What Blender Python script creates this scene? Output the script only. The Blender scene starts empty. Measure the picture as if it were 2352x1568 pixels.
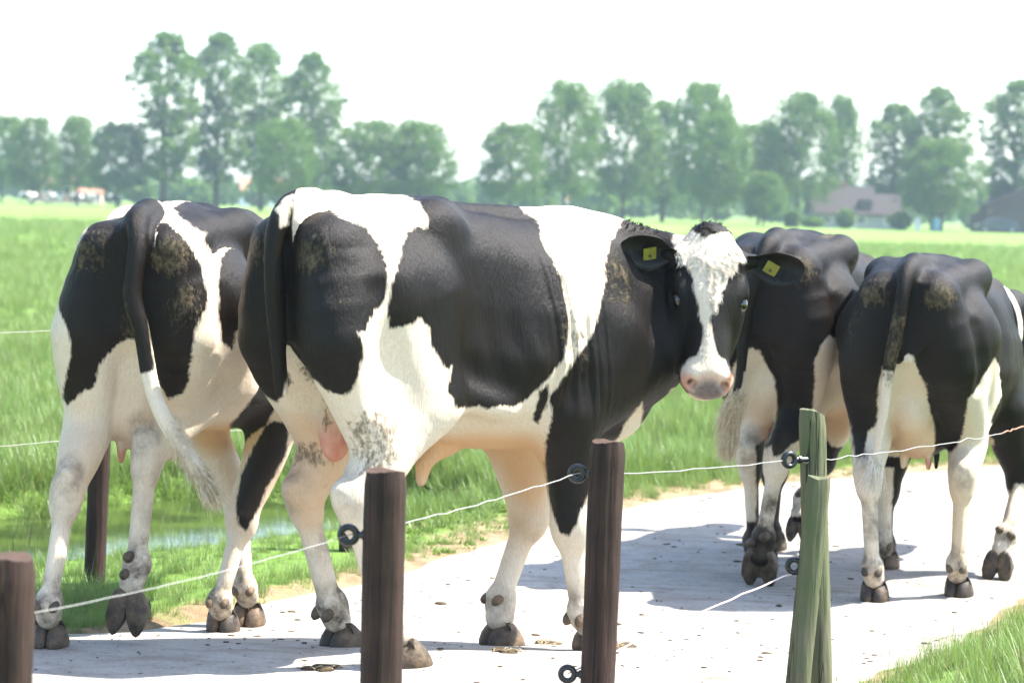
import bpy, bmesh, math, random, os
import numpy as np
from mathutils import Vector, Matrix

# ------------------------------------------------------------------ camera
R = math.radians
SC = bpy.context.scene
COL = SC.collection
CAM_H = 1.46
cam_d = bpy.data.cameras.new('camera')
cam = bpy.data.objects.new('camera', cam_d)
COL.objects.link(cam)
cam_d.sensor_width = 36.0
cam_d.lens = 85.714
cam_d.clip_start = 0.1
cam_d.clip_end = 9000.0
_pitch = math.atan((470.0 - 784.0) / 5600.0)
_m = Matrix.Rotation(R(90) + _pitch, 4, 'X') @ Matrix.Rotation(-R(-1.6), 4, 'Z')
cam.matrix_world = Matrix.Translation((0, 0, CAM_H)) @ _m
cam_d.dof.use_dof = True
cam_d.dof.focus_distance = 8.0
cam_d.dof.aperture_fstop = 4.5
SC.camera = cam
SC.render.resolution_x, SC.render.resolution_y = 1024, 682

# ------------------------------------------------------------------ sky, sun, exposure
SUN_AZ, SUN_EL = R(8.0), R(57.0)          # azimuth counted from +X (right) towards +Y (away)
world = bpy.data.worlds.new('World')
SC.world = world
world.use_nodes = True
wn = world.node_tree.nodes
wl = world.node_tree.links
sky = wn.new('ShaderNodeTexSky')
sky.sky_type = 'NISHITA'
sky.sun_disc = False
sky.sun_elevation = SUN_EL
sky.sun_rotation = R(90) - SUN_AZ
sky.altitude = 0
sky.air_density = 1.0
sky.dust_density = 1.2
sky.ozone_density = 1.0
bg = wn['Background']
wl.new(sky.outputs[0], bg.inputs[0])
bg.inputs[1].default_value = 0.15
sun_d = bpy.data.lights.new('sun', 'SUN')
sun_d.energy = 5.0
sun_d.angle = R(0.55)
sun_d.color = (1.0, 0.955, 0.88)
sun = bpy.data.objects.new('sun', sun_d)
COL.objects.link(sun)
_sd = Vector((math.cos(SUN_EL) * math.cos(SUN_AZ), math.cos(SUN_EL) * math.sin(SUN_AZ), math.sin(SUN_EL)))
sun.rotation_euler = _sd.to_track_quat('Z', 'Y').to_euler()
sun.location = (6, 4, 12)
SC.view_settings.view_transform = 'Standard'
SC.view_settings.look = 'None'
SC.view_settings.gamma = 1.0
SC.view_settings.use_curve_mapping = False
SC.view_settings.exposure = 1.9

# ------------------------------------------------------------------ helpers
rng = np.random.default_rng(7)
random.seed(7)

def tag(o, label=None, cat=None, group=None, kind=None):
    if label: o['label'] = label
    if cat: o['category'] = cat
    if group: o['group'] = group
    if kind: o['kind'] = kind
    return o

def link(o, parent=None):
    COL.objects.link(o)
    if parent is not None:
        o.parent = parent
    return o

def empty(name, loc=(0, 0, 0), rz=0.0):
    o = bpy.data.objects.new(name, None)
    COL.objects.link(o)
    o.location = loc
    o.rotation_euler = (0, 0, rz)
    o.empty_display_size = 0.1
    return o

def np_mesh(name, verts, faces, mat=None, smooth=True):
    """faces: (n,k) int array"""
    verts = np.asarray(verts, np.float32)
    faces = np.asarray(faces, np.int32)
    n, k = faces.shape
    me = bpy.data.meshes.new(name)
    me.vertices.add(len(verts))
    me.vertices.foreach_set('co', verts.ravel())
    me.loops.add(n * k)
    me.loops.foreach_set('vertex_index', faces.ravel())
    me.polygons.add(n)
    me.polygons.foreach_set('loop_start', np.arange(0, n * k, k, dtype=np.int32))
    me.polygons.foreach_set('use_smooth', np.full(n, smooth, bool))
    me.update(calc_edges=True)
    if mat is not None:
        me.materials.append(mat)
    return me

def np_obj(name, verts, faces, mat=None, parent=None, smooth=True):
    return link(bpy.data.objects.new(name, np_mesh(name, verts, faces, mat, smooth)), parent)

class MB:
    """collects simple shapes and builds ONE mesh object"""
    def __init__(s):
        s.v, s.f = [], []
    def add(s, v, f):
        o = len(s.v)
        s.v += [tuple(map(float, p)) for p in v]
        s.f += [tuple(int(i) + o for i in q) for q in f]
        return s
    def box(s, c, d, m=None):
        x, y, z = d[0] / 2, d[1] / 2, d[2] / 2
        v = [(-x, -y, -z), (x, -y, -z), (x, y, -z), (-x, y, -z), (-x, -y, z), (x, -y, z), (x, y, z), (-x, y, z)]
        if m is not None: v = [m @ Vector(p) for p in v]
        return s.add([(p[0] + c[0], p[1] + c[1], p[2] + c[2]) for p in v],
              [(0, 3, 2, 1), (4, 5, 6, 7), (0, 1, 5, 4), (1, 2, 6, 5), (2, 3, 7, 6), (3, 0, 4, 7)])
    def tube(s, pts, rad, n=8, cap=True):
        pts = [Vector(p) for p in pts]
        if not hasattr(rad, '__len__'): rad = [rad] * len(pts)
        rings = []
        prev = None
        for i, p in enumerate(pts):
            t = (pts[min(i + 1, len(pts) - 1)] - pts[max(i - 1, 0)]).normalized()
            if prev is None:
                a = t.orthogonal().normalized()
            else:
                a = (prev - t * prev.dot(t)).normalized()
            prev = a
            b = t.cross(a)
            rings.append([p + (a * math.cos(2 * math.pi * k / n) + b * math.sin(2 * math.pi * k / n)) * rad[i] for k in range(n)])
        v = [q for r in rings for q in r]
        f = []
        for i in range(len(pts) - 1):
            for k in range(n):
                k2 = (k + 1) % n
                f.append((i * n + k, i * n + k2, (i + 1) * n + k2, (i + 1) * n + k))
        if cap:
            f.append(tuple(range(n - 1, -1, -1)))
            f.append(tuple((len(pts) - 1) * n + k for k in range(n)))
        return s.add(v, f)
    def build(s, name, mat, parent=None, smooth=False):
        me = bpy.data.meshes.new(name)
        me.from_pydata(s.v, [], s.f)
        if smooth: me.polygons.foreach_set('use_smooth', [True] * len(me.polygons))
        me.materials.append(mat)
        me.update()
        return link(bpy.data.objects.new(name, me), parent)

def smoothstep(a, b, x):
    t = np.clip((x - a) / (b - a), 0, 1)
    return t * t * (3 - 2 * t)

def ground_z(x, y):
    return -0.13 * smoothstep(7.7, 9.0, y)

# numpy value noise (for displacement and dirt)
_perm = rng.permutation(512).astype(np.int64)
def vnoise(p):
    p = np.asarray(p, np.float64)
    i = np.floor(p).astype(np.int64)
    f = p - i
    f = f * f * (3 - 2 * f)
    def h(a, b, c):
        return _perm[(_perm[(_perm[a & 255] + b) & 255] + c) & 255] / 511.0
    x, y, z = i[..., 0], i[..., 1], i[..., 2]
    fx, fy, fz = f[..., 0], f[..., 1], f[..., 2]
    r = 0
    for dx in (0, 1):
        for dy in (0, 1):
            for dz in (0, 1):
                w = (fx if dx else 1 - fx) * (fy if dy else 1 - fy) * (fz if dz else 1 - fz)
                r = r + w * h(x + dx, y + dy, z + dz)
    return r * 2 - 1

# ------------------------------------------------------------------ material helpers
def new_mat(name):
    m = bpy.data.materials.new(name)
    m.use_nodes = True
    nt = m.node_tree
    return m, nt, nt.nodes['Principled BSDF']

class NT:
    def __init__(s, nt): s.nt = nt; s.N = nt.nodes; s.L = nt.links
    def n(s, t, **kw):
        x = s.N.new(t)
        for k, v in kw.items():
            if k.startswith('i_'):
                key = k[2:]
                key = int(key) if key.isdigit() else key.replace('_', ' ')
                if hasattr(v, 'is_output') or isinstance(v, bpy.types.NodeSocket): s.L.new(v, x.inputs[key])
                else: x.inputs[key].default_value = v
            else: setattr(x, k, v)
        return x
    def math(s, op, a, b=None, clamp=False):
        x = s.N.new('ShaderNodeMath'); x.operation = op; x.use_clamp = clamp
        for i, q in enumerate((a, b)):
            if q is None: continue
            if isinstance(q, bpy.types.NodeSocket): s.L.new(q, x.inputs[i])
            else: x.inputs[i].default_value = q
        return x.outputs[0]
    def attr(s, name):
        x = s.N.new('ShaderNodeAttribute'); x.attribute_name = name
        return x.outputs['Fac']
    def noise(s, scale=5, detail=4, vec=None, rough=.55, out=0, dist=0.0):
        x = s.N.new('ShaderNodeTexNoise')
        x.inputs['Scale'].default_value = scale; x.inputs['Detail'].default_value = detail
        x.inputs['Roughness'].default_value = rough; x.inputs['Distortion'].default_value = dist
        if vec is not None: s.L.new(vec, x.inputs['Vector'])
        return x.outputs[out]
    def mapping(s, vec, scale=(1, 1, 1), rot=(0, 0, 0), loc=(0, 0, 0)):
        x = s.N.new('ShaderNodeMapping')
        x.inputs['Scale'].default_value = scale; x.inputs['Rotation'].default_value = rot; x.inputs['Location'].default_value = loc
        s.L.new(vec, x.inputs[0]); return x.outputs[0]
    def obj(s): return s.N.new('ShaderNodeTexCoord').outputs['Object']
    def pos(s): return s.N.new('ShaderNodeNewGeometry').outputs['Position']
    def ramp(s, fac, *stops, interp='LINEAR'):
        x = s.N.new('ShaderNodeValToRGB'); s.L.new(fac, x.inputs[0])
        cr = x.color_ramp; cr.interpolation = interp
        while len(cr.elements) < len(stops): cr.elements.new(.5)
        for e, (p, c) in zip(cr.elements, stops):
            e.position = p; e.color = (*c, 1) if hasattr(c, '__len__') else (c, c, c, 1)
        return x.outputs[0]
    def mix(s, fac, a, b, mode='MIX'):
        x = s.N.new('ShaderNodeMix'); x.data_type = 'RGBA'; x.blend_type = mode
        for i, q in ((0, fac), (6, a), (7, b)):
            if isinstance(q, bpy.types.NodeSocket): s.L.new(q, x.inputs[i])
            elif i == 0: x.inputs[0].default_value = q
            else: x.inputs[i].default_value = (*q, 1)
        return x.outputs[2]
    def mapr(s, v, a, b, c=0., d=1., smooth=False):
        x = s.N.new('ShaderNodeMapRange'); s.L.new(v, x.inputs[0])
        if smooth: x.interpolation_type = 'SMOOTHSTEP'
        for i, q in zip((1, 2, 3, 4), (a, b, c, d)): x.inputs[i].default_value = q
        return x.outputs[0]
    def bump(s, height, strength=.3, dist=.01, normal=None):
        x = s.N.new('ShaderNodeBump'); x.inputs['Strength'].default_value = strength; x.inputs['Distance'].default_value = dist
        s.L.new(height, x.inputs['Height'])
        if normal is not None: s.L.new(normal, x.inputs['Normal'])
        return x.outputs[0]

def simple_mat(name, col, rough=.7, noise_scale=8, var=.25, spec=.3, bump=0.0, col2=None):
    m, nt, b = new_mat(name)
    t = NT(nt)
    v = t.obj()
    c2 = col2 or tuple(c * (1 - var) for c in col)
    f = t.noise(noise_scale, 5, v)
    c = t.mix(t.mapr(f, .3, .7), c2, col)
    t.L.new(c, b.inputs['Base Color'])
    b.inputs['Roughness'].default_value = rough
    b.inputs['Specular IOR Level'].default_value = spec
    if bump:
        t.L.new(t.bump(t.noise(noise_scale * 6, 4, v), .5, bump), b.inputs['Normal'])
    return m
# ================================================================== ground, road, ditch
ROAD_L = np.array([(-6.5, -1.0), (-4.2, 3.4), (-2.6, 6.4), (-1.62, 8.35), (-.47, 10.6), (.64, 13.1), (2.4, 15.1), (5.0, 16.9), (9.5, 19.0), (16, 21.5), (26, 24.5)], float)
ROAD_R = np.array([(-3.6, -1.0), (-1.6, 3.2), (.2, 6.0), (1.12, 7.5), (2.14, 10.05), (3.1, 12.0), (4.6, 13.6), (7.0, 15.2), (11, 17.2), (17, 19.6), (27, 22.6)], float)
DITCH = np.array([(-14.0, 1.0), (-9.0, 5.2), (-5.0, 8.6), (-2.35, 11.45), (-1.45, 12.7), (-1.0, 13.3)], float)

def resample(P, n):
    P = np.asarray(P, float)
    # Catmull-Rom, then even steps
    out = []
    for i in range(len(P) - 1):
        p0, p1, p2, p3 = P[max(i - 1, 0)], P[i], P[i + 1], P[min(i + 2, len(P) - 1)]
        for t in np.linspace(0, 1, 24, endpoint=False):
            out.append(.5 * (2 * p1 + (p2 - p0) * t + (2 * p0 - 5 * p1 + 4 * p2 - p3) * t * t + (-p0 + 3 * p1 - 3 * p2 + p3) * t ** 3))
    out.append(P[-1]); out = np.array(out)
    s = np.concatenate([[0], np.cumsum(np.linalg.norm(np.diff(out, axis=0), axis=1))])
    q = np.linspace(0, s[-1], n)
    return np.stack([np.interp(q, s, out[:, k]) for k in range(2)], 1)

def line_dist(P, line):
    d = np.full(len(P), 1e9)
    for a, b in zip(line[:-1], line[1:]):
        e = b - a; w = P - a
        t = np.clip((w @ e) / (e @ e), 0, 1)
        q = w - t[:, None] * e
        d = np.minimum(d, np.sqrt((q * q).sum(1)))
    return d

RL, RR = resample(ROAD_L, 260), resample(ROAD_R, 260)
DT = resample(DITCH, 80)
ROAD_POLY = np.concatenate([RL, RR[::-1]])

def land_z(X, Y):
    """height of the open ground, ditch included"""
    sh = X.shape
    P = np.stack([X.ravel(), Y.ravel()], 1)
    d = line_dist(P, DT)
    z = ground_z(P[:, 0], P[:, 1])
    z = z - .36 * (1 - smoothstep(.6, 1.05, d))
    near = smoothstep(4, 9, P[:, 1]) * (1 - smoothstep(60, 200, P[:, 1]))
    z = z + near * .02 * vnoise(np.stack([P[:, 0] * .8, P[:, 1] * .8, P[:, 0] * 0], 1))
    inroad = poly_sd_road(P)
    z = np.where(inroad > -.02, ground_z(P[:, 0], P[:, 1]) - .02, z)
    return z.reshape(sh), inroad.reshape(sh), d.reshape(sh)

def poly_sd_road(P):
    ins = np.zeros(len(P), bool)
    poly = ROAD_POLY
    n = len(poly)
    for i in range(n):
        a, b = poly[i], poly[(i + 1) % n]
        if a[1] != b[1]:
            c = ((a[1] > P[:, 1]) != (b[1] > P[:, 1])) & (P[:, 0] < (b[0] - a[0]) * (P[:, 1] - a[1]) / (b[1] - a[1]) + a[0])
            ins ^= c
    near = (P[:, 1] > -3) & (P[:, 1] < 40) & (np.abs(P[:, 0]) < 40)
    d = np.full(len(P), 60.0)
    if near.any():
        d[near] = np.minimum(line_dist(P[near], RL[::4]), line_dist(P[near], RR[::4]))
    return np.where(ins, d, -d)

def grow(lo, hi, step, far, g=1.16):
    c = list(np.arange(lo, hi + 1e-6, step)); s = step
    while c[-1] < far: s *= g; c.append(c[-1] + s)
    s = step; b = []
    q = lo
    while q > -far: s *= g; q -= s; b.append(q)
    return np.array(b[::-1] + c)

gx = grow(-5, 6, .09, 4000); gy = grow(5.5, 19, .09, 4000)
gy = gy[gy > -400]
GX, GY = np.meshgrid(gx, gy, indexing='ij')
GZ, GIN, GDD = land_z(GX, GY)
nx_, ny_ = GX.shape
ii = np.arange(nx_ * ny_).reshape(nx_, ny_)
gf = np.stack([ii[:-1, :-1], ii[1:, :-1], ii[1:, 1:], ii[:-1, 1:]], -1).reshape(-1, 4)

def ground_material():
    m, nt, b = new_mat('meadow_ground')
    t = NT(nt); v = t.pos()
    f1 = t.noise(.035, 4, v); f2 = t.noise(.6, 6, v, .6); f3 = t.noise(6, 6, v, .65)
    g = t.mix(t.mapr(f2, .3, .7), (.085, .16, .028), (.145, .24, .045))
    g = t.mix(t.mapr(f3, .35, .7), g, (.125, .21, .04))
    g = t.mix(t.math('MULTIPLY', t.mapr(f1, .45, .65), .5), g, (.19, .245, .07))
    soil = t.mix(t.mapr(f3, .3, .7), (.16, .11, .06), (.36, .27, .16))
    k = t.math('ADD', t.attr('soil'), t.math('MULTIPLY', t.math('SUBTRACT', t.noise(3.2, 5, v), .5), .9))
    c = t.mix(t.mapr(k, .35, .65), g, soil)
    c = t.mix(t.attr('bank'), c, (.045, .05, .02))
    t.L.new(c, b.inputs['Base Color'])
    b.inputs['Roughness'].default_value = .9
    b.inputs['Specular IOR Level'].default_value = .15
    t.L.new(t.bump(t.noise(9, 8, v, .7), .9, .06), b.inputs['Normal'])
    return m

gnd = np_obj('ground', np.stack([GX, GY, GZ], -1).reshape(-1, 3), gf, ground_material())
tag(gnd, kind='structure')
_a = gnd.data.attributes.new('soil', 'FLOAT', 'POINT')
soil_v = np.clip(1 - smoothstep(.0, .28 + .42 * smoothstep(10.5, 12.5, GY), -GIN), 0, 1) * (.62 + .38 * smoothstep(9, 12, GY))
_a.data.foreach_set('value', soil_v.ravel().astype(np.float32))
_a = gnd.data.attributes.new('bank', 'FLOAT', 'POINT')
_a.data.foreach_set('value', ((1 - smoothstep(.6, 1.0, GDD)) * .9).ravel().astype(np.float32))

def road_material():
    m, nt, b = new_mat('pale_concrete')
    t = NT(nt); v = t.pos()
    big = t.noise(.9, 5, v, .6); mid = t.noise(7, 6, v, .65); fine = t.noise(48, 5, v, .72)
    c = t.mix(t.mapr(big, .35, .68), (.265, .242, .212), (.345, .32, .287))
    c = t.mix(t.math('MULTIPLY', t.mapr(mid, .48, .72), .6), c, (.16, .13, .098))
    c = t.mix(t.math('MULTIPLY', t.mapr(fine, .57, .66), .85), c, (.09, .075, .056))
    st = t.noise(1.0, 5, t.mapping(v, (2.2, 9, 1), (0, 0, R(28))), .65)      # trampled, dragged dirt
    c = t.mix(t.math('MULTIPLY', t.mapr(st, .50, .68), .65), c, (.15, .115, .08))
    spot = t.n('ShaderNodeTexVoronoi', feature='F1'); spot.inputs['Scale'].default_value = 9; t.L.new(v, spot.inputs['Vector'])
    sp = t.math('MULTIPLY', t.mapr(spot.outputs['Distance'], .16, .08), t.mapr(mid, .54, .60))
    c = t.mix(t.math('MULTIPLY', sp, .6), c, (.13, .105, .07))
    cr = t.n('ShaderNodeTexVoronoi', feature='DISTANCE_TO_EDGE'); cr.inputs['Scale'].default_value = .55
    t.L.new(t.mapping(v, (1, 1, 1), (0, 0, 0), (3, 1, 0)), cr.inputs['Vector'])
    crk = t.math('MULTIPLY', t.mapr(t.math('ADD', cr.outputs['Distance'], t.math('MULTIPLY', t.math('SUBTRACT', mid, .5), .05)), .006, .0), .6)
    c = t.mix(t.math('MULTIPLY', crk, .25), c, (.2, .17, .13))
    t.L.new(c, b.inputs['Base Color'])
    b.inputs['Roughness'].default_value = .88
    b.inputs['Specular IOR Level'].default_value = .2
    n1 = t.bump(fine, .5, .006)
    t.L.new(t.bump(mid, .5, .02, n1), b.inputs['Normal'])
    return m

NW = 26
rv = []
for i in range(len(RL)):
    jl = .05 * float(vnoise(V_(i * .23, .5, .1))) if False else .06 * float(vnoise(np.array([i * .6, .5, .1]))) + .04 * float(vnoise(np.array([i * 2.1, 3.5, .1])))
    jr = .06 * float(vnoise(np.array([i * .6, 9.5, .1]))) + .04 * float(vnoise(np.array([i * 2.1, 7.5, .1])))
    dirv = RR[i] - RL[i]; dirv = dirv / np.linalg.norm(dirv)
    for j in range(NW + 1):
        p = (RL[i] + dirv * jl) * (1 - j / NW) + (RR[i] + dirv * jr) * j / NW
        e = min(j, NW - j)
        rv.append((p[0], p[1], ground_z(p[0], p[1]) + (.004 if e else -.05)))
jj = np.arange(len(RL) * (NW + 1)).reshape(len(RL), NW + 1)
rf = np.stack([jj[:-1, :-1], jj[:-1, 1:], jj[1:, 1:], jj[1:, :-1]], -1).reshape(-1, 4)
tag(np_obj('road', rv, rf, road_material()), kind='structure')

def water_material():
    m, nt, b = new_mat('ditch_water')
    t = NT(nt); v = t.pos()
    t.L.new(t.mix(t.mapr(t.noise(3, 4, v), .4, .62), (.018, .028, .010), (.05, .075, .018)), b.inputs['Base Color'])
    b.inputs['Roughness'].default_value = .06
    b.inputs['IOR'].default_value = 1.33
    b.inputs['Specular IOR Level'].default_value = .3
    t.L.new(t.bump(t.noise(9, 3, v), .06, .01), b.inputs['Normal'])
    return m
wv = []
for i in range(len(DT)):
    tdir = DT[min(i + 1, len(DT) - 1)] - DT[max(i - 1, 0)]; tdir = tdir / np.linalg.norm(tdir)
    nn_ = np.array([tdir[1], -tdir[0]])
    for s in (-1.0, 0, 1.0):
        p = DT[i] + nn_ * s
        wv.append((p[0], p[1], -.235))
kk = np.arange(len(DT) * 3).reshape(len(DT), 3)
wf = np.stack([kk[:-1, :-1], kk[:-1, 1:], kk[1:, 1:], kk[1:, :-1]], -1).reshape(-1, 4)
tag(np_obj('water', wv, wf, water_material()), kind='structure')
# ================================================================== trees, houses and other things across the meadow
def leaf_material(name, c1, c2, trans=.42):
    m, nt, b = new_mat(name)
    t = NT(nt)
    r = t.n('ShaderNodeObjectInfo').outputs['Random']
    f = t.noise(.9, 3, t.obj())
    c = t.mix(t.mapr(f, .3, .7), c1, c2)
    c = t.mix(t.math('MULTIPLY', r, .35), c, tuple(q * 1.25 for q in c2))
    t.L.new(c, b.inputs['Base Color'])
    b.inputs['Roughness'].default_value = .6
    b.inputs['Specular IOR Level'].default_value = .25
    tr = t.n('ShaderNodeBsdfTranslucent')
    t.L.new(t.mix(.5, c, (.13, .22, .025)), tr.inputs[0])
    mx = t.n('ShaderNodeMixShader'); mx.inputs[0].default_value = trans
    t.L.new(b.outputs[0], mx.inputs[1]); t.L.new(tr.outputs[0], mx.inputs[2])
    t.L.new(mx.outputs[0], nt.nodes['Material Output'].inputs[0])
    return m

MAT_LEAF = leaf_material('leaves', (.05, .115, .016), (.115, .205, .026))
MAT_LEAF2 = leaf_material('dark_leaves', (.045, .10, .018), (.10, .18, .026))
MAT_BARK = simple_mat('bark', (.10, .085, .065), .9, 6, .45, .1, .02)

def leaf_quads(P, size, rg):
    n = len(P)
    nrmv = rg.normal(0, 1, (n, 3)); nrmv[:, 2] = nrmv[:, 2] * .9 + .1
    nrmv /= np.linalg.norm(nrmv, axis=1)[:, None]
    a = np.cross(nrmv, rg.normal(0, 1, (n, 3))); a /= np.linalg.norm(a, axis=1)[:, None]
    b = np.cross(nrmv, a)
    s = size * rg.uniform(.6, 1.3, (n, 1))
    v = np.stack([P - a * s * .5, P - b * s * .32, P + a * s * .5, P + b * s * .32], 1).reshape(-1, 3)
    return v, np.arange(4 * n).reshape(n, 4)

def crown_points(rg, kind, H, Wd, n_cl, per):
    """clusters of leaves hung on limbs; kind 'poplar' or 'round'"""
    pts, cl = [], []
    tries = 0
    while len(cl) < n_cl and tries < 9000:
        tries += 1
        u = rg.uniform(0, 1)
        if kind == 'poplar':
            z0 = .17; z = z0 + (1 - z0) * u
            prof = (min(1, (u + .10) / .42) ** .55) * (1 if u < .62 else math.sqrt(max(0, 1 - ((u - .62) / .40) ** 2)))
            prof *= .88 + .12 * math.sin(11 * u + tries * 0)
        else:
            z0 = .22; z = z0 + (1 - z0) * u
            prof = math.sin(math.pi * (.15 + .80 * u)) ** .5
        a = rg.uniform(0, 6.283); r = math.sqrt(rg.uniform(.04, 1)) * prof
        c = np.array([math.cos(a) * r * Wd / 2, math.sin(a) * r * Wd / 2, z * H])
        cl.append((c, r))
    for c, r in cl:
        rr = Wd * (.082 if kind == 'poplar' else .085) * rg.uniform(.5, 1.35)
        k = int(per * rg.uniform(.5, 1.4))
        q = rg.normal(0, 1, (k, 3)); q /= np.linalg.norm(q, axis=1)[:, None]
        q *= rr * rg.uniform(.25, 1.0, (k, 1)) ** .6
        q[:, 2] *= 1.15
        pts.append(c + q)
    # loose leaves between the clumps
    for c, r in cl:
        for _ in range(1):
            pts.append((c + rg.normal(0, 1, 3) * np.array([Wd * .09, Wd * .09, H * .035]))[None] + rg.normal(0, Wd * .035, (6, 3)))
    return np.concatenate(pts), cl

def make_tree_meshes(seed, kind, H, Wd, n_cl, per, leaf):
    rg = np.random.default_rng(seed)
    P, cl = crown_points(rg, kind, H, Wd, n_cl, per)
    v, f = leaf_quads(P, leaf, rg)
    crown = (v, f)
    mb = MB()
    top = H * (.86 if kind == 'poplar' else .62)
    pts = [(rg.normal(0, .12) * (k / 7), rg.normal(0, .12) * (k / 7), top * k / 7 - .15 * (k == 0)) for k in range(8)]
    rad = [max(.05, H * .0165 * (1 - k / 8.2)) for k in range(8)]
    mb.tube(pts, rad, 9)
    for c, r in [cl[i] for i in rg.choice(len(cl), min(26, len(cl)), False)]:
        zb = max(H * .14, c[2] - np.hypot(c[0], c[1]) * (1.5 if kind == 'poplar' else .9))
        k = min(7, max(0, zb / top * 7)); k0 = int(min(k, 6)); fr = min(k - k0, 1)
        b0 = np.array(pts[k0]) * (1 - fr) + np.array(pts[k0 + 1]) * fr
        mid = (b0 + c) / 2 + np.array([0, 0, .25])
        r0 = H * .0052
        mb.tube([b0, mid, c], [r0, r0 * .7, r0 * .3], 5, False)
    return crown, mb

_tree_cache = {}
def tree(name, label, x, y, H, Wd, kind, seed, mat, group='trees across the meadow'):
    key = (kind, seed)
    H0, W0 = (19.5, 6.2) if kind == 'poplar' else (12.0, 8.6)
    if key not in _tree_cache:
        crown, mb = make_tree_meshes(seed, kind, H0, W0, 400 if kind == 'poplar' else 320, 40 if kind == 'poplar' else 46, .30)
        me = np_mesh('crown', crown[0], crown[1], mat, False)
        tm = bpy.data.meshes.new('trunk'); tm.from_pydata(mb.v, [], mb.f); tm.materials.append(MAT_BARK)
        tm.polygons.foreach_set('use_smooth', [True] * len(tm.polygons))
        _tree_cache[key] = (me, tm)
    me, tm = _tree_cache[key]
    root = empty(name, (x, y, -.13), rng.uniform(0, 6.28))
    root.scale = (Wd / W0, Wd / W0, H / H0)
    tag(root, label, 'tree', group)
    link(bpy.data.objects.new('crown', me), root)
    link(bpy.data.objects.new('trunk', tm), root)
    return root

def bearing(px, d):
    """x across the meadow for a thing seen px/2352 across the frame, d metres away"""
    return (px - 1176) / 5600 * d

TREES = [
    (-63.2, 300, 10.4, 7.0, 'r', 1, "small round tree cut by the left edge of the view"),
    (-56.5, 285, 9.9, 5.9, 'r', 2, "small round tree in front of the pink house, second from the left edge"),
    (-52.1, 290, 10.3, 5.4, 'r', 3, "small upright tree just right of the pink house"),
    (-45.7, 280, 9.4, 6.5, 'r', 4, "small spreading tree just left of the tall poplars"),
    (-40.4, 280, 19.8, 7.3, 'p', 1, "leftmost of the four tall poplars, broadest crown"),
    (-35.0, 285, 20.3, 6.6, 'p', 2, "second of the four tall poplars from the left"),
    (-30.3, 290, 19.6, 6.0, 'p', 3, "third of the four tall poplars from the left, slimmest"),
    (-23.5, 280, 17.9, 6.5, 'p', 4, "rightmost and lowest of the four tall poplars"),
    (-24.2, 255, 9.5, 6.4, 'r', 1, "low round tree standing in front of the right-hand poplars"),
    (-15.6, 260, 9.8, 8.1, 'r', 2, "broad bushy tree left half of the clump behind the bull's rump"),
    (-10.4, 262, 9.9, 8.0, 'r', 3, "broad bushy tree right half of the clump behind the bull's rump"),
    (-0.6, 262, 10.0, 6.8, 'r', 4, "lone small tree at mid picture, sky on its left"),
    (5.3, 270, 14.8, 7.5, 'r', 5, "tall rounded tree next right of the lone small tree"),
    (12.1, 276, 15.5, 8.4, 'r', 6, "tall rounded tree with open forked trunk above the bull's neck"),
    (17.4, 290, 14.2, 5.2, 'p', 5, "narrow tree half hidden between two tall rounded trees"),
    (20.6, 270, 15.2, 7.2, 'r', 1, "tall rounded tree directly above the bull's head"),
    (21.0, 256, 11.3, 6.4, 'r', 2, "lower round tree in front of the tall one above the bull's head"),
    (27.6, 278, 11.4, 7.2, 'r', 3, "paler low tree linking two tall groups right of the bull's head"),
    (31.1, 270, 14.3, 8.2, 'r', 4, "tall rounded tree just left of the farmhouse roof"),
    (37.3, 282, 14.7, 4.8, 'r', 5, "slim tree rising behind the farmhouse roof"),
    (25.6, 252, 5.5, 4.5, 'r', 6, "smallest dark round tree, left of the farmhouse"),
    (44.4, 288, 14.5, 6.2, 'p', 1, "ragged tall tree behind the right end of the farmhouse"),
    (48.6, 284, 16.2, 7.1, 'p', 4, "tall poplar behind the big round tree by the farmhouse"),
    (45.0, 258, 9.5, 8.5, 'r', 6, "big dense round tree right of the farmhouse, crown reaching the ground"),
    (55.5, 272, 16.7, 7.3, 'p', 2, "tall poplar at the right edge above the barn"),
]
for x, y, H, Wd, k, sd_, lab in TREES:
    kind = 'poplar' if k == 'p' else 'round'
    tree('poplar_tree' if k == 'p' else 'meadow_tree', lab, x, y, H, Wd * (1.24 if k == 'p' else 1.1), kind, sd_, MAT_LEAF if sd_ % 2 else MAT_LEAF2)

# far-off wood behind everything: one mass
def far_wood():
    rg = np.random.default_rng(77)
    V_, F_, n = [], [], 0
    for i in range(620):
        y = rg.uniform(335, 760); x = rg.uniform(-.30, .30) * y
        H = rg.uniform(4.5, 8.0) * (1.0 + .25 * math.sin(x * .03)) * (y / 600) ** .6
        Wd = H * rg.uniform(.8, 1.3)
        k = 150
        q = rg.normal(0, 1, (k, 3)); q /= np.linalg.norm(q, axis=1)[:, None]; q *= rg.uniform(.5, 1, (k, 1)) ** .5
        P = np.stack([x + q[:, 0] * Wd / 2, y + q[:, 1] * Wd / 2, H * .52 + q[:, 2] * H * .5], 1)
        v, f = leaf_quads(P, 1.5, rg)
        V_.append(v); F_.append(f + n); n += len(v)
    o = np_obj('far_wood', np.concatenate(V_), np.concatenate(F_), MAT_LEAF2, None, False)
    tag(o, 'hazy far-off wood along the horizon', 'wood', None, 'stuff')
far_wood()

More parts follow.
